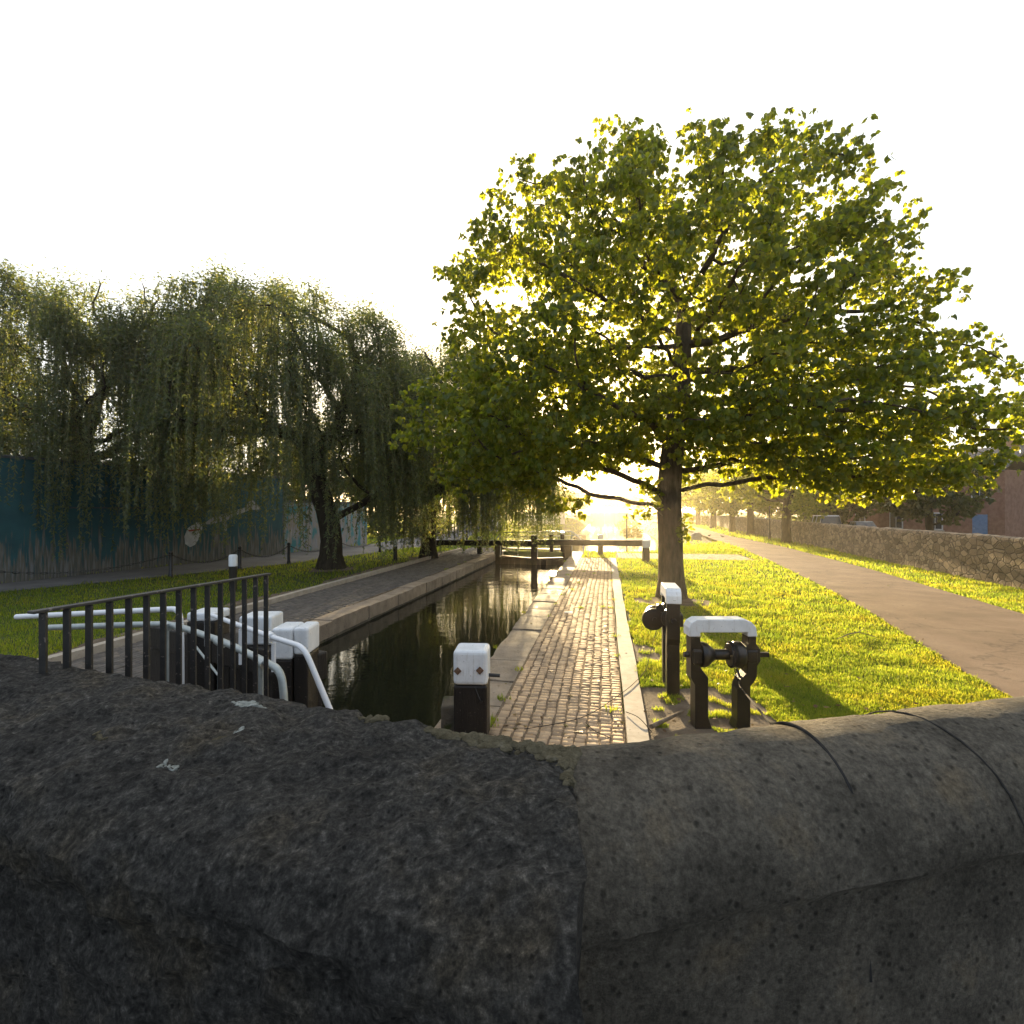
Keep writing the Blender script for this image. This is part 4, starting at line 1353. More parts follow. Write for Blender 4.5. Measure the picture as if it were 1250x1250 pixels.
winding_gear((2.456, 6.12, -.03), 0, .00953, .0, 'black cast-iron winding gear with white yoke seen face-on at the parapet', False, 'lock winding gear')
winding_gear((2.27, 7.38, -.03), R(90 - 10.5) + PI * 0, .00953, .2, 'black winding gear with white top seen end-on in front of the big tree', True, 'lock winding gear')

# cable from the drum over the coping, and slack wires on the ground
c1 = [P(893, 800, 6.0), P(897, 820, 5.98), P(903, 838, 5.9)]
cp = [on_round(.86 - .012 * k, .95 + .3 * k, .007) + O for k in range(6)]
mid = [P(935, 870, 4.2)]
cab = MB().tube([Vector(p) for p in bendy(c1 + cp + [cp[-1] + Vector((.02, -.03, -.5))], .25)], .006, 6).build('steel_cable', M['cable'], smooth=True)
tag(cab, 'grey steel cable running from the winding drum over the rounded coping', 'cable')
w = [Vector((*G(810, 765), .06)), Vector((*G(800, 790), .06)), Vector((*G(790, 815), .02)), Vector((*G(786, 824), .02)), Vector((*G(765, 845), .03)), Vector((*G(720, 875), .02)), Vector((*G(690, 884), .02)), Vector((*G(640, 892), .02))]
w[0].z = .5; w[1].z = .25
tag(MB().tube(bendy(w, .4), .0045, 5).build('steel_cable', M['cable'], smooth=True), 'thin dark wire trailing from the end-on winding gear across the setts', 'cable')
w = [Vector((*G(715, 884), .02)), Vector((*G(724, 895), .03)), Vector((*G(745, 903), .02))]
tag(MB().tube(bendy(w, .2), .0045, 5).build('steel_cable', M['cable'], smooth=True), 'short loop of dark wire lying on the setts at the parapet', 'cable')
w = [Vector((*G(764, 872), .03)), Vector((*G(780, 880), .05)), Vector((*G(796, 894), .0))]
tag(MB().tube(bendy(w, .2), .0045, 5).build('steel_cable', M['cable'], smooth=True), 'thin dark wire lying on the pale kerb beside the earth', 'cable')
w = [Vector((*G(795, 889), .02)), Vector((*G(815, 880), .025)), Vector((*G(834, 871), .03))]
tag(MB().tube(w, [.028, .024, .016], 7).build('fallen_stick', M['twig'], smooth=True), 'fallen stick lying on the bare earth beside the winding gear', 'stick')
w = [Vector((*G(1022, 784), .06)), Vector((*G(1036, 779), .08)), Vector((*G(1048, 776), .07)), Vector((*G(1070, 781), .05))]
tag(MB().tube(w, [.006, .012, .011, .006], 6).tube([w[2], Vector((*G(1056, 771), .08))], [.008, .004], 5).build('fallen_twig', M['twig'], smooth=True), 'thin dry twig lying on the lawn at right', 'twig')
pp = G(694, 749)
pm = MB(); vs = []
for i in range(5):
    for j in range(5):
        vs.append((pp[0] + (i - 2) * .05 + rl.uniform(-.008, .008), pp[1] + (j - 2) * .045 + rl.uniform(-.008, .008), .018 + .02 * noise.noise(Vector((i * .6, j * .6, 0))) + .01))
pm.add(vs, [(i * 5 + j, i * 5 + j + 1, i * 5 + j + 6, i * 5 + j + 5) for i in range(4) for j in range(4)])
po = pm.build('paper_scrap', M['paper'], smooth=True)
sm = po.modifiers.new('thick', 'SOLIDIFY'); sm.thickness = .003
tag(po, 'crumpled white paper scrap lying on the setts', 'paper')

# ================================================================ FAR LOCK GATE
fg = tag(empty('lock_gate', L(-4, 27.9, WZ)), 'far timber lock gates closed below the hanging willow, crossed by long balance beams', 'lock gate')
Of = Vector(L(-4, 27.9, WZ))
hl, hr, mt = L(S_L + .1, 28.9), L(S_R - .1, 28.3), L(-3.75, 27.45)
for a, b in ((hl, mt), (hr, mt)):
    d = (b - a); ang = math.atan2(d.y, d.x); n = 6
    for k in range(n):
        c = a.lerp(b, (k + .5) / n)
        MB().box((c.x - Of.x, c.y - Of.y, (-4 - .14) / 2 - Of.z), (d.length / n - .01, .16, 3.86), rz=ang).build('plank', M['gate_timber'], fg, bev=.006)
    for z in (-.12,):
        MB().beam(a - Of + Vector((0, 0, z)), b - Of + Vector((0, 0, z)), .24, .12).build('cross_beam', M['gate_timber'], fg, bev=.01)
mp = MB().box((mt.x - Of.x, mt.y - Of.y, (1.16 - 3.5) / 2 - Of.z), (.32, .30, 4.66)).build('mitre_post', M['gate_timber'], fg, bev=.03)
for h in (hl, hr):
    MB().box((h.x - Of.x, h.y - Of.y, (.62 - 3.5) / 2 - Of.z), (.42, .42, 4.1)).build('heel_post', M['gate_timber'], fg, bev=.03)
bl0 = Vector((-4.1, 29.9, .62)); br0 = Vector((6.62, 25.9, .84))
zb = Vector((0, 0, .70))
for a, b in ((mt, bl0), (mt, br0)):
    aa = Vector((a.x, a.y, .78 if b is br0 else .72))
    bm = MB().beam(aa - Of, b - Of, .30, .30).build('balance_beam', M['black_timber'], fg, bev=.02)
    d = (b - aa).normalized()
    MB().beam(b + d * .004 - Of, b + d * .36 - Of, .33, .34).build('white_tip', M['white'], bm, bev=.02)
# white tipped walk posts and pale handrail over the gate
for (px, top, Y) in ((673, 650, 28.0), (686.5, 649.5, 27.9)):
    q = P(px, top, Y)
    po = MB().box((q.x - Of.x, q.y - Of.y, (q.z - .12 + .25) / 2 - Of.z), (.20, .20, q.z - .12 - .25)).build('walk_post', M['gate_timber'], fg, bev=.02)
    MB().box((q.x - Of.x, q.y - Of.y, q.z - .06 - Of.z), (.26, .26, .12)).build('white_cap', M['white'], po, bev=.03)
hr_pts = bendy([P(604, 662, 29.2), P(611, 650, 29.0), P(656, 649, 28.4), P(698, 648.5, 28.3), P(712, 661, 27.9), P(712, 676, 27.6)], .15)
MB().tube([p - Of for p in hr_pts], .03, 8).build('hand_rail', M['white_rail'], fg, smooth=True)
MB().tube([P(612, 655.5, 29.0) - Of, P(656, 655, 28.4) - Of, P(718, 653, 28.2) - Of], .02, 6).build('hand_rail', M['white_rail'], fg, smooth=True)
for (px, Y) in ((611, 29.0), (632, 28.7), (656, 28.5), (698, 28.3), (718, 28.2)):
    q = P(px, 650, Y)
    MB().tube([Vector((q.x, q.y, -.1)) - Of, q - Of], .022, 6).build('rail_post', M['white_rail'], fg, smooth=True)
MB().beam(Vector(hl) - Of + Vector((0, .45, .3)), Vector(hr) - Of + Vector((0, .45, .3)), .5, .06).build('walkway', M['gate_timber'], fg)


def capped_post(px, base, top, wcap, w, label, name='bollard', cat='bollard', group=None, round_=True, h_white=None):
    x, y = G(px, base)
    ht = H - (top - CY) / F * y + .03
    o = tag(empty(name, (x, y, -.03)), label, cat, group)
    wz = ht * (1 - wcap)
    if round_:
        MB().lathe([(0, w * .46), (wz * .5, w * .44), (wz, w * .48)], (0, 0, 0), 'z', 16).build('shaft', M['black_iron'], o, smooth=True)
        MB().lathe([(wz, w * .5), (ht * .96, w * .5), (ht, w * .42)], (0, 0, 0), 'z', 16).build('white_cap', M['white'], o, smooth=True)
    else:
        MB().box((0, 0, wz / 2), (w, w, wz)).build('shaft', M['black_timber'], o, bev=.015)
        MB().box((0, 0, (wz + ht) / 2), (w * 1.05, w * 1.05, ht - wz)).build('white_cap', M['white'], o, bev=.03)
    return o


gp = 'white-topped bollards along the lock'
capped_post(284.5, 721, 677, .31, .25, 'round white-topped black bollard on the grass just above the dark railing', group=gp)
capped_post(482.5, 684, 658, .33, .22, 'round white-topped bollard on the grass near the middle willow trunk', group=gp)
capped_post(585.5, 676, 655, .55, .26, 'square white-topped post under the left balance beam', 'support_post', 'post', gp, False)
capped_post(733, 677, 652.5, .30, .26, 'square post with small white top behind the right balance beam', 'support_post', 'post', gp, False)
capped_post(788.5, 684.5, 659.5, .36, .30, 'square post with white top under the tip of the right balance beam', 'support_post', 'post', gp, False)

# chain posts beside the street
CP = [(-16.4, 15.4), (-12.55, 19.45), (-11.3, 22.0), (-10.25, 24.4), (-9.0, 27.6), (-7.65, 31.0), (-6.3, 34.2)]
cl = ['chain post far left on the grass edge, at the end of the chain', 'black chain post at left below the white painted bird', 'black chain post directly behind the white-topped bollard',
      'black chain post where the teal wall meets the pale wall', 'black chain post hidden beside the willow trunk', 'black chain post before the white end of the pale wall', 'black chain post beside the second willow trunk']
proto = None
for i, (x, y) in enumerate(CP):
    if proto is None:
        proto = tag(empty('chain_post', (x, y, -.03)), cl[0], 'post', 'black chain posts along the street')
        MB().lathe([(0, .085), (.12, .085), (.14, .07), (.80, .062), (.82, .08), (.86, .08)], (0, 0, 0), 'z', 14).build('shaft', M['black_iron'], proto, smooth=True)
        MB().lathe([(.86, .05), (.89, .075), (.94, .08), (.98, .06), (1.0, .02)], (0, 0, 0), 'z', 14).build('finial', M['black_iron'], proto, smooth=True)
    else:
        c = copy_tree(proto); c.location = (x, y, -.03); c['label'] = cl[i]
chl = ['leftmost sagging chain, ending below the painted bird', 'sagging black chain below the teal mural, left of the bollard', 'sagging black chain below the teal mural, right of the bollard',
       'sagging black chain before the pale wall left of the willow trunk', 'sagging chain passing behind the willow trunk', 'farthest sagging chain near the second willow trunk']
for i in range(len(CP) - 1):
    a, b = Vector((*CP[i], .84)), Vector((*CP[i + 1], .84))
    mb = MB(); n = 34
    pts = [a.lerp(b, k / n) - Vector((0, 0, .42 * (1 - (2 * k / n - 1) ** 2))) for k in range(n + 1)]
    for k in range(n):
        d = pts[k + 1] - pts[k]
        m_ = (pts[k] + pts[k + 1]) / 2
        side = d.normalized().cross(Vector((0, 0, 1))).normalized() if k % 2 else Vector((0, 0, 1))
        loop = [m_ + d * .62 * math.cos(2 * PI * j / 8) + side * .028 * math.sin(2 * PI * j / 8) for j in range(9)]
        mb.tube(loop, .011, 4, cap=False)
    tag(mb.build('hanging_chain', M['black_iron'], smooth=True), chl[i], 'chain', 'chains slung between the chain posts')

# ================================================================ LEFT WALLS
def wall(name, a, b, h, th, mat, label, cat='wall', cap=None):
    a, b = Vector((*a, 0)), Vector((*b, 0))
    d = b - a
    o = tag(empty(name, (a.x, a.y, -.03), math.atan2(d.y, d.x)), label, cat)
    MB().box((d.length / 2, th / 2, h / 2), (d.length, th, h)).build('panel', mat, o)
    if cap:
        MB().box((d.length / 2, th / 2, h + .05), (d.length + .06, th + .1, .1)).build('cap', cap, o, bev=.01)
    return o, d.length


WA, WB, WC = (-20.4, 9.0), (-12.95, 30.2), (-10.25, 37.8)
mw, ml = wall('mural_wall', WA, WB, 4.3, .3, M['mural'], 'tall teal mural wall with painted bird and reeds behind the left willows', cap=M['slate'])
pw, pl = wall('mural_wall', WB, WC, 2.95, .3, M['pale_mural'], 'lower pale wall painted with tan reeds, right of the teal wall', cap=M['slate'])


def on_wall(px, py):
    """where the sight line of a pixel meets the teal wall, in the wall's own x and z"""
    k = (px - CX) / F
    ax, ay = WA; dx, dy = WB[0] - WA[0], WB[1] - WA[1]
    t = (k * ay - ax) / (dx - k * dy)
    Y = ay + dy * t
    return t * ml, H - (py - CY) / F * Y + .03


def paint(name, poly, mat, lift=.004):
    mb = MB()
    mb.prism([on_wall(*p) for p in poly], -lift, -.0005, 'y')
    return mb.build(name, mat, mw)


bird = paint('painted_bird', [(226, 664), (225, 655), (229, 645), (238, 638), (246, 637), (247, 645), (244, 656), (238, 665), (232, 668)], M['paint_white'])
paint('painted_bird', [(247.5, 640), (260, 631), (278, 626), (300, 619), (304, 612), (309, 611), (317, 619), (317, 622), (306, 622.5), (285, 630), (276, 636), (277, 648), (274, 648), (272, 636), (258, 640)], M['paint_grey'], .003)
paint('painted_legs', [(229, 647), (243, 645.5), (245, 647), (231, 649)], M['paint_red'], .008)
MB().box((on_wall(190, 640)[0], -.004, 2.6), (7.2, .006, .05)).box((on_wall(346, 640)[0], -.004, 2.1), (.10, .006, 4.1)).build('panel_joint', M['slate'], mw)

# railings and graffiti wall further off
pr = tag(empty('park_railing', (-10.2, 46, -.03)), 'dark park railings on the far grass between the pale wall and the second willow trunk', 'railing')
for x in np.arange(-4.2, 5.5, 1.6):
    MB().box((x, 0, .7), (.10, .10, 1.4)).build('post', M['black_timber'], pr)
for z in (.5, .95, 1.3):
    MB().box((.6, -.07, z), (9.6, .03, .09)).build('rail', M['black_timber'], pr)
gw_, gl = wall('graffiti_wall', (-5.6, 58), (-.4, 61), 3.4, .3, M['graffiti_wall'], 'dark wall with white and blue graffiti seen through the willow strands', 'wall')
gy = -.006
for (cx, cz, sx, sz, mt_) in ((.8, 1.3, .35, .6, 'paint_white'), (1.6, 1.6, .4, .7, 'paint_white'), (2.4, 1.3, .3, .55, 'paint_blue'), (3.1, 1.5, .42, .65, 'paint_white')):
    mb = MB(); pts = []
    for k in range(11):
        a = .5 + 5 * k / 10
        pts.append((cx + sx * math.cos(a), gy, cz + sz * math.sin(a)))
    mb.tube(pts, [.05 + .03 * math.sin(k) ** 2 for k in range(11)], 5)
    mb.build('graffiti_mark', M[mt_], gw_)
MB().box((4.9, gy, 1.9), (1.4, .01, 2.4)).build('white_panel', M['paint_white'], gw_)
ww, _ = wall('white_wall', (1.5, 82), (9.8, 92), 2.0, .3, M['render_wall'], 'low white wall on the far left bank under hazy trees', 'wall', M['slate'])
for i, (x, y) in enumerate(((-3.3, 41), (-2.0, 38.5), (-5.4, 47))):
    o = tag(empty('timber_post', (x, y, -.03)), ['black timber post on the far grass, right of three', 'black timber post just behind the left balance beam', 'black timber post before the graffiti wall'][i], 'post', 'timber posts on the far grass')
    MB().box((0, 0, .55), (.14, .14, 1.1), taper=.9).build('shaft', M['black_timber'], o, bev=.01)
    MB().box((0, 0, 1.12), (.16, .16, .05)).build('cap', M['black_timber'], o, bev=.01)

# ================================================================ RIGHT: RUBBLE WALL, STREET, HOUSES
WP = [(14.8, 10.5), (18.3, 25.8), (20.2, 33.5), (21.9, 41.2), (26.2, 58.5), (31.5, 80), (38, 108)]
rw = tag(empty('rubble_wall', (21.9, 41.2, -.05)), 'long brown rubble stone wall along the right verge', 'wall')
Or = Vector((21.9, 41.2, -.05))
vs, fs = [], []
hw = 1.62
tot = []
for a, b in zip(WP[:-1], WP[1:]):
    n = int(math.hypot(b[0] - a[0], b[1] - a[1]) / .3)
    for k in range(n): tot.append((a[0] + (b[0] - a[0]) * k / n, a[1] + (b[1] - a[1]) * k / n))
sec = [(0, -.2)] + [(0, z) for z in np.linspace(0, hw - .12, 7)] + [(.05, hw), (.25, hw + .05), (.42, hw), (.45, 0)]
for (x, y) in tot:
    for (o, z) in sec:
        e = .05 * noise.noise(Vector((x * 2.2, y * 2.2, z * 3.3))) + .03 * noise.noise(Vector((x * 6, y * 6, z * 7)))
        vs.append(Vector((x + o + e, y + e * .3, z - .05 + (e * .8 if z > 1.4 else 0))) - Or)
m = len(sec)
for i in range(len(tot) - 1):
    for k in range(m - 1):
        j = i * m + k; fs.append((j, j + 1, j + m + 1, j + m))
MB().add(vs, fs).build('masonry', M['rubble'], rw, smooth=False)


def lamp(loc, h, label):
    o = tag(empty('lamp_post', loc), label, 'lamp post', 'lamp posts by the canal')
    MB().lathe([(0, .11), (.6, .10), (.65, .07), (h - .5, .05), (h - .45, .07), (h - .4, .05)], (0, 0, 0), 'z', 12).build('column', M['black_iron'], o, smooth=True)
    MB().lathe([(h - .4, .08), (h - .1, .17), (h - .08, .05)], (0, 0, 0), 'z', 8).build('lantern', M['glass'], o)
    MB().lathe([(h - .08, .2), (h + .04, .12), (h + .12, .02)], (0, 0, 0), 'z', 8).build('hood', M['black_iron'], o)
    return o


lamp((21.6, 43.5, -.05), 4.6, 'black lamp post on the verge between the first two wall trees')
lamp((28.4, 72, -.05), 4.6, 'farther black lamp post down the tarmac path')
tp = tag(empty('sign_post', (7.0, 31.2, -.05)), 'thin dark post standing alone beyond the right balance beam', 'post')
MB().tube([(0, 0, 0), (0, 0, 2.2)], .04, 8).build('column', M['black_iron'], tp, smooth=True)
MB().box((0, 0, 2.24), (.13, .05, .1)).build('cap', M['black_iron'], tp)
sb = tag(empty('stone_bollard', (15.7, 44.0, -.05)), 'pale squat stone block on the grass beside the tarmac path', 'stone block')
MB().prism([(-.36, 0), (.36, 0), (.36, .5), (.18, .64), (-.2, .60), (-.36, .48)], -.22, .22, 'y').build('block', M['concrete'], sb, bev=.03)


def bird_(loc, rz, label):
    o = tag(empty('pigeon', loc, rz), label, 'bird', 'pigeons on the tarmac path')
    mb = MB()
    prof = [(-.20, .012), (-.13, .035), (-.05, .072), (.04, .078), (.10, .06), (.14, .036), (.165, .03)]
    mb.lathe([(a, b) for a, b in prof], (0, 0, .16), 'x', 10)
    mb.tube([(.11, 0, .20), (.145, 0, .26), (.165, 0, .29), (.20, 0, .288), (.235, 0, .28)], [.045, .035, .036, .024, .006], 8)
    mb.tube([(.0, .03, .10), (.01, .03, -.0)], .008, 5).tube([(.0, -.03, .10), (.01, -.03, .0)], .008, 5)
    mb.build('body', M['feather'], o, smooth=True)
    return o


for (px, py, rz, lab) in ((865.5, 655.5, .3, 'small dark pigeon on the tarmac path, leftmost of three'), (882, 656.5, 2.6, 'small dark pigeon on the tarmac path, middle of three'), (891, 654, 1.2, 'small dark pigeon on the tarmac path, nearest the wall')):
    x, y = G(px, py); b_ = bird_((x, y, .005), rz, lab); b_.scale = (.85,) * 3


def car(loc, rz, mat, label, van=False):
    o = tag(empty('parked_car', loc, rz), label, 'van' if van else 'car', 'cars parked beyond the rubble wall')
    if van:
        body = [(-2.4, .3), (2.3, .3), (2.4, .75), (2.2, 1.05), (1.5, 1.2), (-2.4, 1.2)]
        cab = [(-2.38, 1.2), (1.5, 1.2), (1.0, 1.95), (-2.3, 1.98)]
    else:
        body = [(-2.1, .32), (2.05, .32), (2.15, .6), (2.0, .82), (1.1, .95), (-1.9, .98), (-2.15, .85)]
        cab = [(-1.75, .97), (1.0, .95), (.35, 1.44), (-1.2, 1.47)]
    MB().prism(body, -.86, .86, 'y').build('body', mat, o, bev=.06, seg=3)
    n = len(cab)
    vs = [(x, s * (.80 if k < 2 else .64), z) for s in (-1, 1) for k, (x, z) in enumerate(cab)]
    MB().add(vs, [(0, 1, 2, 3), (7, 6, 5, 4), (0, 4, 5, 1), (1, 5, 6, 2), (2, 6, 7, 3), (3, 7, 4, 0)]).build('windows', M['glass'], o, bev=.04)
    zt = cab[2][1]
    MB().prism([(cab[3][0] - .05, zt - .03), (cab[2][0] + .05, zt - .05), (cab[2][0] - .1, zt + .035), (cab[3][0] + .15, zt + .06)], -.66, .66, 'y').build('roof', mat, o, bev=.03)
    for x in (cab[2][0] - .35, (cab[2][0] + cab[3][0]) / 2, cab[3][0] + .1):
        for s in (-1, 1):
            MB().beam((x, s * .655, zt - .03), (x + .05, s * .81, cab[0][1] - .02), .09, .03).build('pillar', mat, o)
    for x in (-1.3, 1.35):
        for s in (-1, 1):
            wv = MB().lathe([(-.1, .22), (-.09, .31), (.09, .31), (.1, .22)], (x, s * .80, .31), 'y', 18).build('wheel', M['tyre'], o, smooth=True)
            MB().lathe([(-.115, .16), (.115, .16)], (x, s * .80, .31), 'y', 12).build('rim', M['car_silver'], wv)
    for s in (-1, 1):
        MB().box((2.04, s * .62, .70), (.18, .34, .16)).build('headlight', M['headlight'], o, bev=.03)
    return o


car((27.9, 46.5, .0), R(72), M['car_white'], 'white van roof showing above the rubble wall, right of the forked tree', True)
car((30.6, 45.8, .0), R(74), M['car_silver'], 'silver car roof above the rubble wall at far right')
car((27.8, 57.5, .0), R(72), M['car_silver'], 'pale car behind the wall between the second wall tree and the lamp post').scale = (1.05,) * 3
car((33.0, 76.5, .0), R(-108), M['car_white'], 'white car with sun glinting on it, farthest along the wall')
car((30.3, 66.0, .0), R(72), M['car_blue'], 'dark blue car behind the wall beside the second wall tree')


def house(loc, rz, w, d, h, wmat, label, nwin=3):
    o = tag(empty('terrace_house', loc, rz), label, 'house', 'houses beyond the rubble wall')
    MB().box((0, d / 2, h / 2), (w, d, h)).build('wall', wmat, o)
    rf = MB().prism([(-.35, h - .03), (d / 2, h + 2.2), (d + .35, h - .03), (d + .2, h - .12), (d / 2, h + 2.03), (-.2, h - .12)], -w / 2 + .003, w / 2 - .003, 'x').build('roof', M['slate'], o)
    ch = MB().box((w * .36, d / 2, h + 2.3), (1.1, .6, 1.5)).build('chimney', M['brick'], rf, bev=.02)
    for k in (-.2, .2):
        MB().lathe([(h + 3.05, .12), (h + 3.4, .1)], (w * .36 + k, d / 2, 0), 'z', 8).build('chimney', M['brick'], rf)
    for i in range(nwin):
        x = -w / 2 + w * (i + .5) / nwin
        for z in (1.5, 4.2):
            if i == nwin - 1 and z < 2: continue
            f = MB().box((x, -.03, z), (1.15, .06, 1.5)).build('window', M['paint_white'], o, bev=.01)
            for sx in (-.26, .26):
                MB().box((x + sx, -.063, z), (.46, .02, 1.3)).build('pane', M['glass'], f)
            MB().box((x, -.09, z - .8), (1.35, .18, .09)).build('sill', M['concrete'], f)
    x = -w / 2 + w * (nwin - .5) / nwin
    dr = MB().box((x, -.03, 1.05), (1.0, .06, 2.1)).build('door', M['paint_blue'], o, bev=.01)
    MB().lathe([(-.05, .03), (-.0, .03)], (x - .35, -.08, 1.0), 'y', 8).build('handle', M['galvanised'], dr)
    return o


house((46.0, 68, 0), R(-68), 9.5, 8, 5.6, M['brick'], 'red brick terrace house beyond the street, nearest of the houses')
house((50.5, 79, 0), R(-68), 9.5, 8, 5.6, M['render_wall'], 'pale rendered house between the brick houses beyond the street')
house((55.0, 90, 0), R(-68), 9.5, 8, 5.9, M['brick'], 'brick house beyond the street, farthest of the row')
house((41.0, 56.5, 0), R(-68), 9.5, 8, 5.6, M['brick'], 'second brick house from the right edge, behind the garden tree')
house((36.6, 45.0, 0), R(-68), 9.5, 8, 5.6, M['brick'], 'brick house at the right edge nearest the bridge')
hg = tag(empty('garden_hedge', (40, 72, -.05), R(-68)), 'sunlit clipped hedge in front of the brick houses', 'hedge')
n = 5200; r2 = np.random.default_rng(90)
pos = np.stack([r2.uniform(-22, 22, n), r2.uniform(-.5, .5, n), r2.uniform(.1, 1.5, n)], 1)
a = r2.uniform(0, 2 * PI, n)
v, f = leaves(pos, r2.normal(0, 1, (n, 3)), np.stack([np.cos(a), np.sin(a), r2.normal(0, .5, n)], 1), r2.uniform(.2, .34, n), r2.uniform(.18, .3, n), BROAD, BROAD_F)
mesh_obj('foliage', np_mesh('foliage', v, f), M['far_leaf'], hg)

# far bank shrubs
def shrub(loc, n, rx, rz, seed, label):
    o = tag(empty('bank_shrub', loc), label, 'shrub', 'shrubs on the canal banks')
    r3 = np.random.default_rng(seed)
    pos = ellipsoid(n, (0, 0, rz * .7), (rx, rx, rz), r3, .4); pos = pos[pos[:, 2] > 0]; k = len(pos)
    a = r3.uniform(0, 2 * PI, k)
    v, f = leaves(pos, r3.normal(0, 1, (k, 3)), np.stack([np.cos(a), np.sin(a), r3.normal(0, .6, k)], 1), r3.uniform(.18, .36, k), r3.uniform(.12, .26, k), BROAD, BROAD_F)
    mesh_obj('foliage', np_mesh('foliage', v, f), M['far_leaf'], o)
    mb = MB()
    for i in range(7):
        q = pos[i * 9 % k]; mb.tube([(0, 0, 0), (q[0] * .5, q[1] * .5, q[2] * .6), tuple(q)], [.03, .02, .01], 4, cap=False)
    mb.build('stem', M['bark_dark'], o)
    return o


shrub((-11.5, 49, -.1), 900, 2.2, 1.5, 71, 'dark shrub behind the park railings')
shrub((-7.6, 50, -.1), 700, 1.8, 1.3, 72, 'dark shrub between the park railings and the graffiti wall')
shrub((14.5, 62, -.8), 500, 1.4, .7, 73, 'low bright shrub on the right bank by the thin dark post')
shrub((20, 88, -.9), 600, 2.2, 1.0, 74, 'low shrub along the right water edge, beyond the nearer one')

# distant lock with its gate and footbridge
dl = tag(empty('distant_lock', L(CS, 222, -2.2)), 'distant lock gate and footbridge closing the canal far off', 'lock')
d0 = Vector(L(CS, 222, -2.2))
for s in (-1, 1):
    MB().box((s * 5.2, 0, 1.6), (6, 2, 3.4), rz=-AX).build('abutment', M['lock_stone'], dl, bev=.05)
for k in range(7):
    MB().box(((k - 3) * .6 * math.cos(AX), -(k - 3) * .6 * math.sin(AX) - .3, 1.7), (.57, .2, 3.2), rz=-AX).build('plank', M['gate_timber'], dl)
for z in (3.4, 4.1, 4.8):
    MB().box((0, -1.0, z), (14, .15, .16), rz=-AX).build('rail', M['gate_timber'], dl)
for k in range(6):
    x = (k - 2.5) * 2.4
    MB().box((x * math.cos(AX), -1.0 - x * math.sin(AX), 4.0), (.18, .14, 1.9), rz=-AX).build('rail_post', M['gate_timber'], dl)

# ================================================================ AIR, LIGHT, CAMERA
hz = MB().box((0, 420, 5.5), (1300, 1000, 21)).build('haze', bpy.data.materials.new('haze_air'))
tag(hz, kind='stuff')
hm = hz.data.materials[0]; hm.use_nodes = True
hn = hm.node_tree; hn.nodes.clear()
ho = hn.nodes.new('ShaderNodeOutputMaterial'); pv = hn.nodes.new('ShaderNodeVolumePrincipled')
pv.inputs['Color'].default_value = (1, .88, .66, 1); pv.inputs['Density'].default_value = .0008; pv.inputs['Anisotropy'].default_value = .72
hn.links.new(pv.outputs[0], ho.inputs['Volume'])

EL, AZ = R(6.9), math.atan((675 - CX) / F)
w = bpy.data.worlds.new('World'); S.world = w; w.use_nodes = True
nt = w.node_tree
sk = nt.nodes.new('ShaderNodeTexSky'); sk.sky_type = 'NISHITA'; sk.sun_disc = False
sk.sun_elevation = EL; sk.sun_rotation = AZ; sk.air_density = 1.0; sk.dust_density = .8; sk.ozone_density = 1.0
tc = nt.nodes.new('ShaderNodeTexCoord')
cn = noise_tex(nt, tc.outputs['Generated'], 2.2, 7, .6, (1, 1, 2.6))
cf = ramp(nt, cn, [(.2, (.82, .82, .82)), (.75, (.97, .97, .97))])
dt = nt.nodes.new('ShaderNodeVectorMath'); dt.operation = 'DOT_PRODUCT'
nt.links.new(tc.outputs['Generated'], dt.inputs[0])
dt.inputs[1].default_value = (math.cos(EL) * math.sin(AZ), math.cos(EL) * math.cos(AZ), math.sin(EL))
mp_ = nt.nodes.new('ShaderNodeMapRange'); mp_.inputs['From Min'].default_value = -1; mp_.inputs['From Max'].default_value = 1
nt.links.new(dt.outputs['Value'], mp_.inputs['Value'])
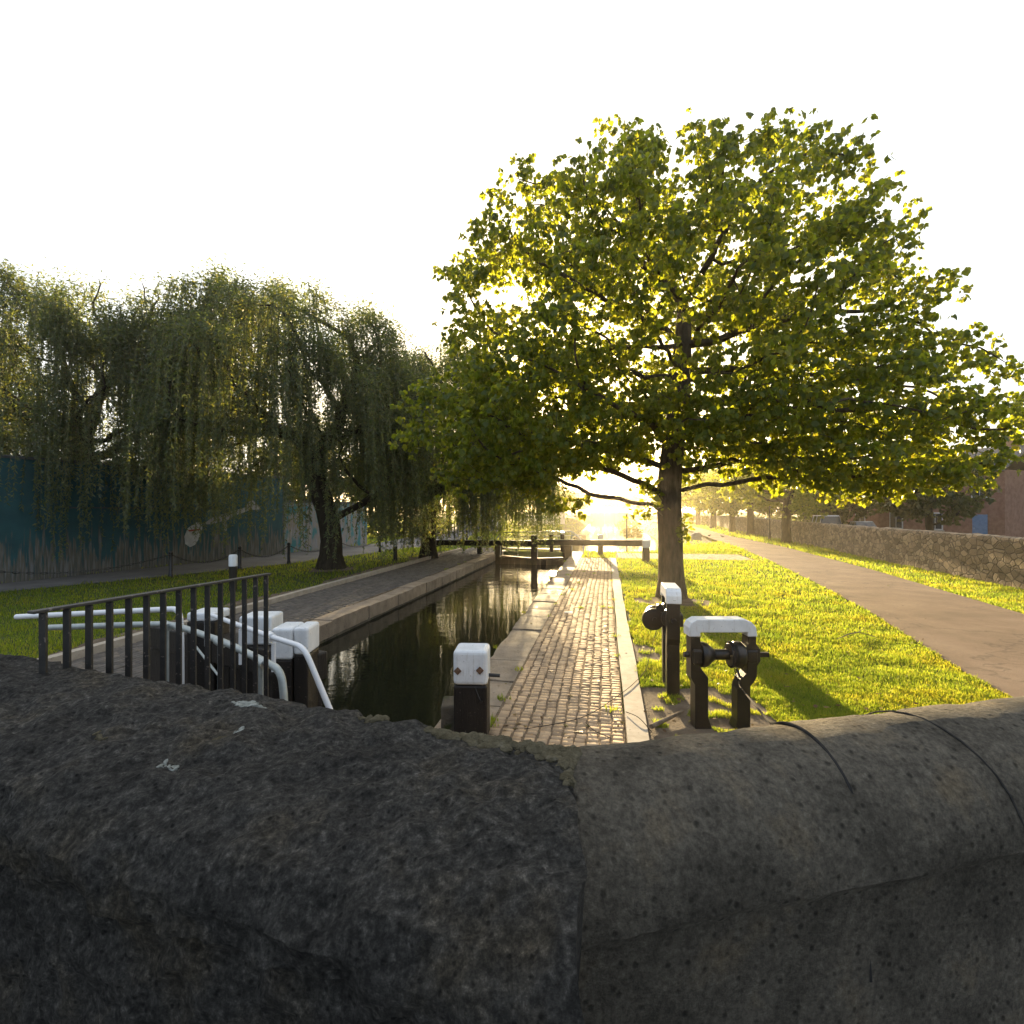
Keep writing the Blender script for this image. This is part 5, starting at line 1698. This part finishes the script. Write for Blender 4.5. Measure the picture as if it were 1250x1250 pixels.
cb = ramp(nt, mp_.outputs[0], [(0, (.06, .072, .092)), (.5, (.098, .108, .122)), (.72, (.130, .133, .138)), (.9, (.19, .185, .172)), (.975, (.30, .26, .19)), (1, (.55, .43, .26))])
sc_ = nt.nodes.new('ShaderNodeVectorMath'); sc_.operation = 'SCALE'; sc_.inputs['Scale'].default_value = 18
cm = mixc(nt, 1.0, cb, ramp(nt, cn, [(.36, (.80, .85, .92)), (.58, (1.10, 1.09, 1.08))]), 'MULTIPLY')
nt.links.new(cm, sc_.inputs[0])
cc = sc_.outputs[0]
mxx = nt.nodes.new('ShaderNodeMix'); mxx.data_type = 'RGBA'; mxx.blend_type = 'MIX'
nt.links.new(cf, mxx.inputs[0]); nt.links.new(sk.outputs[0], mxx.inputs[6]); nt.links.new(cc, mxx.inputs[7])
bg = nt.nodes['Background']; nt.links.new(mxx.outputs[2], bg.inputs[0]); bg.inputs[1].default_value = .13
sl = bpy.data.lights.new('sun', 'SUN'); sl.energy = 5.0; sl.angle = R(.6); sl.color = (1, .76, .42)
so = link(bpy.data.objects.new('sun', sl))
sd = Vector((math.cos(EL) * math.sin(AZ), math.cos(EL) * math.cos(AZ), math.sin(EL)))
so.rotation_euler = (-sd).to_track_quat('-Z', 'Y').to_euler(); so.location = (0, 0, 30)

cam = bpy.data.cameras.new('camera'); co = link(bpy.data.objects.new('camera', cam))
co.location = (0, 0, H); co.rotation_euler = (PI / 2, 0, 0)
cam.sensor_width = 36; cam.lens = F / 1250 * 36
cam.shift_x = (625 - CX) / 1250; cam.shift_y = -(625 - CY) / 1250
cam.clip_start = .05; cam.clip_end = 3000
S.camera = co
vs_ = S.view_settings; vs_.view_transform = 'Standard'; vs_.look = 'None'; vs_.exposure = 1.95; vs_.gamma = 1
cy = S.cycles
cy.use_denoising = True; cy.denoiser = 'OPENIMAGEDENOISE'
cy.max_bounces = 8; cy.diffuse_bounces = 5; cy.glossy_bounces = 3; cy.transmission_bounces = 4; cy.volume_bounces = 0; cy.transparent_max_bounces = 8
cy.sample_clamp_indirect = 6; cy.caustics_reflective = False; cy.caustics_refractive = False
